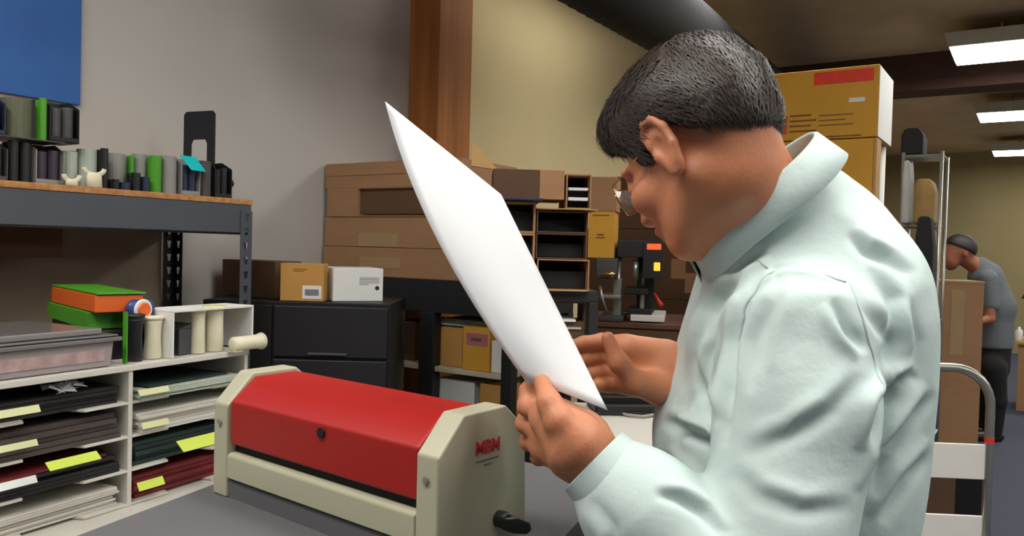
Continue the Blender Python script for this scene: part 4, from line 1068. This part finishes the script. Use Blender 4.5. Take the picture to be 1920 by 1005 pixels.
# ================================================================== MACHINES on brown cabinet
MZ = 1.10; mo = at(1160, 600, 3.15); MF = Frame((mo[0], mo[1], 0), -12)
cabw = MF.hit(1345, 640)[0]
t = thing('brown_cabinet', 'dark brown cabinet under the black embossing machine', 'cabinet', MF.w(-.14, 0, 0), -12)
MB().box(0, cabw+.1, 0, .55, 0, MZ-.02).build('cabinet_body', 'cardd', t, .003); MB().box(-.01, cabw+.11, -.01, .56, MZ-.02, MZ).build('cabinet_top', 'woodr', t, .003)
def mh(x, y, yo=0): a, z = MF.hit(x, y, yo); return a, z
t = thing('embossing_machine', 'black press machine with an orange lit display on the brown cabinet', 'machine', MF.w(0, 0, MZ), -12)
def mb(name, m, x0, x1, yt, yb, y0, y1, par=t, bev=.003):
    a, z1 = mh(x0, yt, y0); b = mh(x1, yt, y0)[0]; z0 = mh(x0, yb, y0)[1]; z0 = max(z0, MZ)
    return MB().box(a, b, y0, y1, z0-MZ, z1-MZ).build(name, m, par, bev)
mb('base_plate', 'whitem', 1182, 1246, 590, 602, .03, .34); mb('head', 'rubber', 1158, 1212, 450, 482, .06, .30)
mb('control_box', 'rubber', 1206, 1244, 455, 522, .05, .22); mb('column', 'rubber', 1196, 1228, 482, 592, .18, .32)
d = mb('display', 'orangel', 1213, 1240, 457, 468, .045, .05); mb('lamp', 'amber', 1226, 1238, 492, 508, .042, .05)
a, z = mh(1192, 510, .1); MB().tube([(a, .1, z-MZ+.05), (a, .1, z-MZ-.03)], .012, 14).tube([(a+.035, .08, z-MZ+.05), (a+.03, .08, z-MZ-.05)], .006, 10).build('piston', 'steelm', t, smooth=True)
mb('platen', 'rubber', 1170, 1214, 540, 552, .05, .26); mb('table_column', 'steelm', 1200, 1208, 552, 592, .1, .14)
mb('foot', 'rubber', 1175, 1222, 578, 592, .06, .30); a, z = mh(1236, 560, .05); MB().tube([(a-.02, .06, z-MZ+.02), (a+.0, .03, z-MZ-.01), (a+.012, .02, z-MZ-.025)], [.004, .007, .009], 10).build('red_handle', 'redprint', t, smooth=True)
MB().tube([(mh(1160, 520, .1)[0], .1, .001), (mh(1160, 520, .1)[0], .1, mh(1160, 482, .1)[1]-MZ)], .01, 10).build('side_rod', 'steelm', t, smooth=True)
t = thing('drilling_machine', 'grey and black drilling machine left of the black press', 'machine', MF.w(-.12, 0, MZ), -12)
g0 = MF.hit(1112, 560, .02)[0]+.12
def mb2(name, m, x0, x1, yt, yb, y0, y1):
    a, z1 = mh(x0, yt, y0); b = mh(x1, yt, y0)[0]; z0 = max(mh(x0, yb, y0)[1], MZ); return MB().box(a+.12, b+.12, y0, y1, z0-MZ, z1-MZ).build(name, m, t, .004)
mb2('motor_head', 'dgrey', 1118, 1158, 484, 522, .02, .2); mb2('steel_column', 'steelm', 1150, 1166, 522, 602, .08, .16); mb2('table', 'steelm', 1124, 1164, 552, 560, .0, .15); mb2('base', 'dgrey', 1122, 1168, 592, 602, -.0, .2)
a, z = mh(1142, 515, .0); MB().lathe([(.018, -.01), (.03, 0), (.03, .006), (.012, .012)], (a+.12, -.0, z-MZ), 18, 'z').build('brass_collar', 'gold', t, smooth=True)
a, z = mh(1135, 560, .0); MB().tube([(a+.12-.02, -.02, z-MZ+.05), (a+.12-.01, -.02, z-MZ), (a+.12+.01, -.02, max(.006, z-MZ-.05))], .005, 8).build('lever', 'steelm', t, smooth=True)
ma, mz1 = mh(1118, 477, .02); 
hz_ = mh(1118, 484, .02)[1]
ya, yz1 = mh(1104, 396, .03); yb_ = mh(1153, 396, .03)[0]; ww = yb_-ya; yz0 = hz_+.001
t = thing('yellow_carton', 'narrow yellow carton with faint print resting on the drilling machine', 'box', MF.w(ya, .03, yz0), -12); MB().box(0, ww, 0, .20, 0, yz1-yz0).build('box_body', 'cardy', t, .002)
hq = yz1-yz0
MB().box(ww*.3, ww*.65, -.0008, 0, hq*.42, hq*.45).box(ww*.35, ww*.6, -.0008, 0, hq*.48, hq*.52).box(ww*.15, ww*.8, -.0008, 0, hq*.9, hq*.93).build('printed_mark', 'binked', t)
t = thing('square_carton', 'brown carton on top of the yellow carton beside the man\'s glasses', 'box', MF.w(ya+.005, .03, yz1+.001), -12); MB().box(0, ww, 0, .2, 0, mh(1130, 332, .03)[1]-yz1).build('box_body', 'card', t, .002)
# big dark cartons behind
CF = Frame(at(1150, 640, 3.95), BDEG+8)
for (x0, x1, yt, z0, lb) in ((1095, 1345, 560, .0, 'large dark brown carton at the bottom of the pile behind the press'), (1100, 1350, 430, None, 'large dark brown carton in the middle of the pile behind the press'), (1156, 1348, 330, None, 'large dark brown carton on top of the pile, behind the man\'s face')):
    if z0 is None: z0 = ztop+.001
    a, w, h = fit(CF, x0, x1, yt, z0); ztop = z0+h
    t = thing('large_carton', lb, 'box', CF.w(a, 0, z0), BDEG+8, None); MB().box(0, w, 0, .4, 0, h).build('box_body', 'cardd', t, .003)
    for (qx, qy) in ((1272, 503), (1298, 530), (1233, 545)):
        q0, qz = CF.hit(qx, qy)
        if z0+.05 < qz < z0+h: MB().box(q0-a-.035, q0-a+.035, -.001, 0, max(.002, qz-z0-.05), min(h-.002, qz-z0+.045)).build('tape_patch', 'card', t)

# ================================================================== RIGHT: tall carton stack
YB = Frame(at(1645, 255, 3.1), BDEG)
zmid = YB.hit(1643, 256)[1]; ztp = YB.hit(1645, 120)[1]; wl = -.62
t = thing('yellow_shipping_box', 'large yellow-brown shipping box with red print on top of the tall pile', 'box', YB.w(0, 0, zmid), BDEG)
dep = .34
MB().box(wl, 0, 0, dep, 0, ztp-zmid).build('box_body', 'cardy', t, .004); h = ztp-zmid
MB().box(.0003, .0015, .004, dep-.004, .002, h-.004).build('lit_side', 'whitebox', t)  # whole side face whitened to stand for the light falling on it
a0 = YB.hit(1527, 140)[0]; MB().box(a0, -.02, -.0012, 0, h-.062, h-.012).build('red_banner', 'redprint', t)
text('FRAGILE', .030, 'cardy', [c for c in t.children if c.name.startswith('red_banner')][0], 'banner_lettering', ((a0-.02)/2+.025, -.0016, h-.037), (math.pi/2, 0, 0), .0002) if False else None
a1 = YB.hit(1455, 230)[0]; MB().box(a1, a1+.045, -.0012, 0, h*.10, h*.36).build('red_square', 'redprint', t)
g = MB()
for i in range(4): g.box(a1+.055, a1+.16-.02*(i % 2), -.0012, 0, h*(.12+.075*i), h*(.145+.075*i))
for i in range(3): g.box(a1+.17, a1+.30-.03*(i % 2), -.0012, 0, h*(.19+.07*i), h*(.205+.07*i))
g.box(a1+.2, a1+.33, -.0012, 0, .006, .012).build('printed_lines', 'binked', t)
a2_ = YB.hit(1592, 188)[0]; MB().box(a2_, a2_+.058, -.0014, 0, h*.50, h*.56).build('white_sticker', 'whitebox', t)
z_ = 0
for i, hh in enumerate((.46, .46, zmid-.925)):
    t = thing('yellow_shipping_box', ['yellow-brown shipping box on the floor under the tall pile', 'yellow-brown shipping box second from the floor in the tall pile', 'plain yellow-brown shipping box directly under the one with red print'][i], 'box', YB.w(0, 0, z_), BDEG)
    MB().box(wl, -.012, .005, .10, 0, hh).build('box_body', 'cardy', t, .004); MB().box(-.012, .0, .003, .10, 0, hh).build('side_panel', 'cardl', t, .002); z_ += hh+.001
    MB().box(wl, wl+.14, .1, dep-.02, 0, hh).build('inner_box', 'cardy', t)
for k, (lb, y) in enumerate((('white tall tube standing behind the yellow boxes, nearer one', .155), ('white tall tube standing behind the yellow boxes, farther one', .29))):
    o = MB().lathe([(.022, 0), (.024, .004), (.024, zmid-.004), (.02, zmid-.001)], (0, 0, 0), 18).build('cardboard_tube', 'whitebox', None, smooth=True); place(o, YB.w(-.035, y, 0), 0); tag(o, lb, 'tube')
# wire rack with bags farther back
WR = Frame(at(1690, 400, 4.9), BDEG); rw2 = WR.hit(1762, 400)[0]
t = thing('wire_rack', 'tall wire rack hung with bags beyond the yellow boxes', 'rack', WR.w(0, 0, 0), BDEG)
ztr = WR.hit(1720, 285)[1]
for x in (.0, rw2):
    for y in (.0, .35): MB().tube([(x, y, 0), (x, y, ztr)], .011, 10).build('pole', 'steelm', t, smooth=True)
for z in (.3, 1.0, ztr-.45, ztr-.02):
    g = MB()
    for k in range(9): g.tube([(-.01, .35*k/8, z), (rw2+.01, .35*k/8, z)], .004, 6)
    g.build('wire_shelf', 'steelm', t)
def wbox(name, label, m, x0, x1, yt, z0, d=.22, yo=.05, cat='box', hmax=9):
    a, z1 = WR.hit(x0, yt, yo); b = WR.hit(x1, yt, yo)[0]
    tt = thing(name, label, cat, WR.w(a, yo, z0), BDEG); w = b-a; h = min(z1-z0, hmax)
    MB().prism([(0, 0), (w, 0), (w*1.0, h*.7), (w*.8, h), (w*.15, h), (0, h*.75)], 'y', 0, d).build('bag_body', m, tt, .02, seg=3); return tt
wbox('black_bag', 'black bag on top of the wire rack', 'black', 1690, 1732, 240, ztr-.01, cat='bag')
wbox('pale_bag', 'pale plastic bag hanging on the left of the wire rack', 'grey', 1692, 1708, 300, ztr-.445, .2, -.22, 'bag')
wbox('tan_sack', 'tan sack on the upper shelf of the wire rack', 'tan', 1712, 1754, 335, ztr-.435, .25, .05, 'sack')
wbox('tan_sack', 'tan sack on the middle shelf of the wire rack', 'tan', 1716, 1758, 425, 1.012, .25, .05, 'sack', ztr-.45-1.03)
wbox('black_bag', 'black bag in front of the wire rack behind the bending man', 'black', 1716, 1752, 405, 1.02, .18, -.2, cat='bag')

# ================================================================== HAND TRUCK + tall carton
HT = Frame(at(1850, 870, 2.45), -4)
def hh_(x, y): return HT.hit(x, y)
ax, az = hh_(1857, 770); lx0 = ax-.46; ztop_ = hh_(1790, 689)[1]
t = thing('hand_truck', 'silver hand truck with a round loop handle and white cross plates behind the man', 'hand truck', HT.w(0, 0, 0), -4)
R0 = .115; pts = [(ax, 0, .10), (ax, 0, ztop_-R0)]
for k in range(1, 9): a = math.pi/2*k/8; pts.append((ax-R0+R0*math.cos(a), 0, ztop_-R0+R0*math.sin(a)))
for k in range(0, 9): a = math.pi/2*k/8; pts.append((lx0+R0-R0*math.sin(a), 0, ztop_-R0+R0*math.cos(a)))
pts.append((lx0, 0, .10))
MB().tube(pts, .0135, 14).build('loop_frame', 'alu', t, smooth=True)
for i, (ya_, yb2) in enumerate(((832, 898), (966, 1020))):
    z1 = hh_(1820, ya_)[1]; z0 = hh_(1820, yb2)[1]; MB().box(lx0+.012, ax-.012, -.006, .004, z0, z1).build('cross_plate', 'whitem', t, .003)
MB().box(lx0+.012, ax-.012, -.006, .004, .22, .30).build('cross_plate', 'whitem', t, .003); MB().box(lx0, ax, -.24, .0, .012, .02).build('toe_plate', 'alu', t, .002)
MB().lathe([(.0142, -.008), (.0142, .008)], (ax, 0, hh_(1857, 825)[1]), 14).build('red_band', 'redprint', t)
for x in (lx0-.03, ax+.03): MB().lathe([(.03, -.018), (.10, -.016), (.105, 0), (.10, .016), (.03, .018)], (x, .05, .105), 24, 'x').build('wheel', 'rubber', t, smooth=False)
TF = Frame(at(1835, 800, 5.4), -10)
t = thing('tall_carton', 'tall brown carton standing on the floor in front of the man in grey', 'box', TF.w(0, 0, 0), -10)
zt_ = TF.hit(1800, 527)[1]; MB().box(-.42, 0, 0, .3, 0, zt_).build('box_body', 'card', t, .004); MB().box(-.42, 0.002, -.003, .3, zt_-.012, zt_+.002).build('pale_rim', 'tape', t); MB().box(-.2, -.12, -.002, 0, zt_-.5, zt_-.06).build('tape', 'tape', t)
LB = Frame(at(1790, 965, 3.4), -6)
t = thing('low_carton', 'low brown carton on the floor behind the hand truck plates', 'box', LB.w(-.30, 0, 0), -6); MB().box(0, .30, 0, .3, 0, LB.hit(1780, 880)[1]).build('box_body', 'cardd', t, .003)
t = thing('black_bin', 'black bin on the floor behind the hand truck', 'bin', LB.w(.01, .05, 0), -6); MB().prism([(0.01, 0), (.14, 0), (.15, LB.hit(1820, 880)[1]), (0, LB.hit(1820, 880)[1])], 'y', 0, .3).build('bin_body', 'rubber', t, .004)
# far table at the right edge
RTb = Frame(at(1900, 700, 7.4), BDEG)
t = thing('far_table', 'brown table beyond the man in grey at the right edge', 'table', RTb.w(0, 0, 0), BDEG); zt_ = RTb.hit(1912, 640)[1]
MB().box(0, 1.2, 0, .6, zt_-.03, zt_).build('table_top', 'cardl', t, .003); MB().box(.03, 1.15, .03, .55, 0, zt_-.03).build('cabinet_body', 'card', t, .003)
t = thing('white_bottle', 'white bottle on the far table at the right edge', 'bottle', RTb.w(.03, .1, zt_), BDEG); MB().lathe([(.03, 0), (.032, .005), (.032, .09), (.012, .11), (.012, .125)], (0, 0, 0), 16).build('bottle_body', 'whitem', t, smooth=True)
t = thing('black_printer', 'black desk device on the far table at the right edge', 'machine', RTb.w(.08, .1, zt_), BDEG); MB().box(0, .3, 0, .2, 0, .12).box(.02, .28, .02, .2, .12, .16).build('device_body', 'rubber', t, .005)
t = thing('desk_lamp', 'black desk lamp arm over the far table at the right edge', 'lamp', RTb.w(.30, .4, zt_), BDEG); MB().tube([(.05, 0, 0), (.05, 0, .45), (-.22, 0, .42)], .008, 8).build('lamp_arm', 'rubber', t); MB().lathe([(.07, 0), (.07, .02)], (.05, 0, 0), 16).build('lamp_base', 'rubber', t); MB().lathe([(.05, -.04), (.03, 0), (.01, .02)], (-.22, 0, .42), 16).build('lamp_shade', 'rubber', t)

# ================================================================== SECOND MAN
DD = 6.2
def P2(x, y, dd=0): return at(x, y, DD+dd)
def s2(px_): return px_*DD/FPX
H2 = P2(1797, 472)
m2 = thing('person', 'person in a grey short-sleeved shirt and black trousers, bent over beyond the tall carton', 'person', (P2(1860, 600)[0], DD, 0)); M2 = np.array([P2(1860, 600)[0], DD, 0])
def bod2(p):
    d = ell(p, H2+np.array([.01, 0, .02]), (.112, .086, .102)); d = smin(d, ell(p, H2+np.array([-.055, 0, -.055]), (.065, .06, .09)), .03)
    d = smin(d, cone(p, H2+np.array([-.1, 0, -.03]), H2+np.array([-.115, 0, -.065]), .01, .014), .015)
    d = smin(d, ell(p, H2+np.array([.01, -.08, -.01]), (.018, .01, .032)), .006)
    d = smin(d, cone(p, H2+np.array([.03, 0, -.04]), P2(1838, 505), .055, .065), .03)
    d = smin(d, cone(p, P2(1845, 520), P2(1862, 630), .09, .10), .05)
    for s in (-.19, .19):
        a, b, c = P2(1858, 528, s), P2(1856, 598, s*1.1), P2(1832, 604, s*.9-.05)
        d = smin(d, chain(p, [a, b, c], [.045, .036, .026], .01), .02)
        h = c+np.array([-.03, 0, -.01]); f = cone(p, c, h, .026, .03)
        for k in range(4): f = smin(f, chain(p, [h+np.array([-.02, (k-1.5)*.019, .008]), h+np.array([-.055, (k-1.5)*.02, .0]), h+np.array([-.072, (k-1.5)*.02, -.025])], [.0095, .0088, .0075]), .004)
        f = smin(f, chain(p, [c+np.array([-.01, .02, .01]), h+np.array([-.01, .045, .0]), h+np.array([-.04, .05, -.01])], [.011, .0095, .0085]), .006)
        d = smin(d, f, .01)
    return d
V, F = polygonize(bod2, M2+[-.5, -.36, .6], M2+[.35, .36, 1.75], .0065); npmesh('body', V-M2, F, 'skind', m2)
def hr2(p):
    c = H2+np.array([.012, 0, .026]); q = p-c
    d = ell(p, c, (.125, .098, .114)); return smax(d, (-(q[:, 2]+.01)-.45*q[:, 0]).astype(np.float32), .01)
V, F = polygonize(hr2, H2-.16, H2+.18, .007); npmesh('hair', V-M2, F, 'hair2', m2)
def sh2(p):
    d = cone(p, P2(1848, 520), P2(1864, 575), .125, .14); d = smin(d, cone(p, P2(1864, 575), P2(1862, 645), .14, .135), .05)
    for s in (-.17, .17): d = smin(d, cone(p, P2(1852, 522, s), P2(1857, 572, s*1.1), .07, .062), .03)
    d = smin(d, cone(p, P2(1838, 500), P2(1850, 520), .075, .10), .02)
    return smax(d+.002*vnoise(p*25, 4), (P2(1862, 652)[2]-p[:, 2]).astype(np.float32), .006)
V, F = polygonize(sh2, M2+[-.35, -.4, .6], M2+[.35, .4, 1.6], .009); npmesh('shirt', V-M2, F, 'polo', m2)
def tr2(p):
    d = cone(p, P2(1862, 650), P2(1860, 690), .125, .12)
    for s, x in ((-.09, 1868), (.09, 1850)): d = smin(d, chain(p, [P2(1860, 690, s), P2(x, 750, s), np.array([P2(x, 800, s)[0], DD+s, .07])], [.10, .072, .058], .02), .03)
    return smax(d, (.05-p[:, 2]).astype(np.float32), .005)
V, F = polygonize(tr2, M2+[-.3, -.3, 0], M2+[.3, .3, .95], .011); npmesh('trousers', V-M2, F, 'black', m2)
for s, x in ((-.09, 1868), (.09, 1850)):
    c = np.array([P2(x, 800, s)[0], DD+s, .0])
    V, F = polygonize(lambda p: smax(ell(p, c+np.array([-.06, 0, .03]), (.14, .05, .055)), (.002-p[:, 2]).astype(np.float32), .003), c+[-.25, -.1, -.02], c+[.15, .1, .12], .009); npmesh('shoe', V-M2, F, 'shoe', m2)
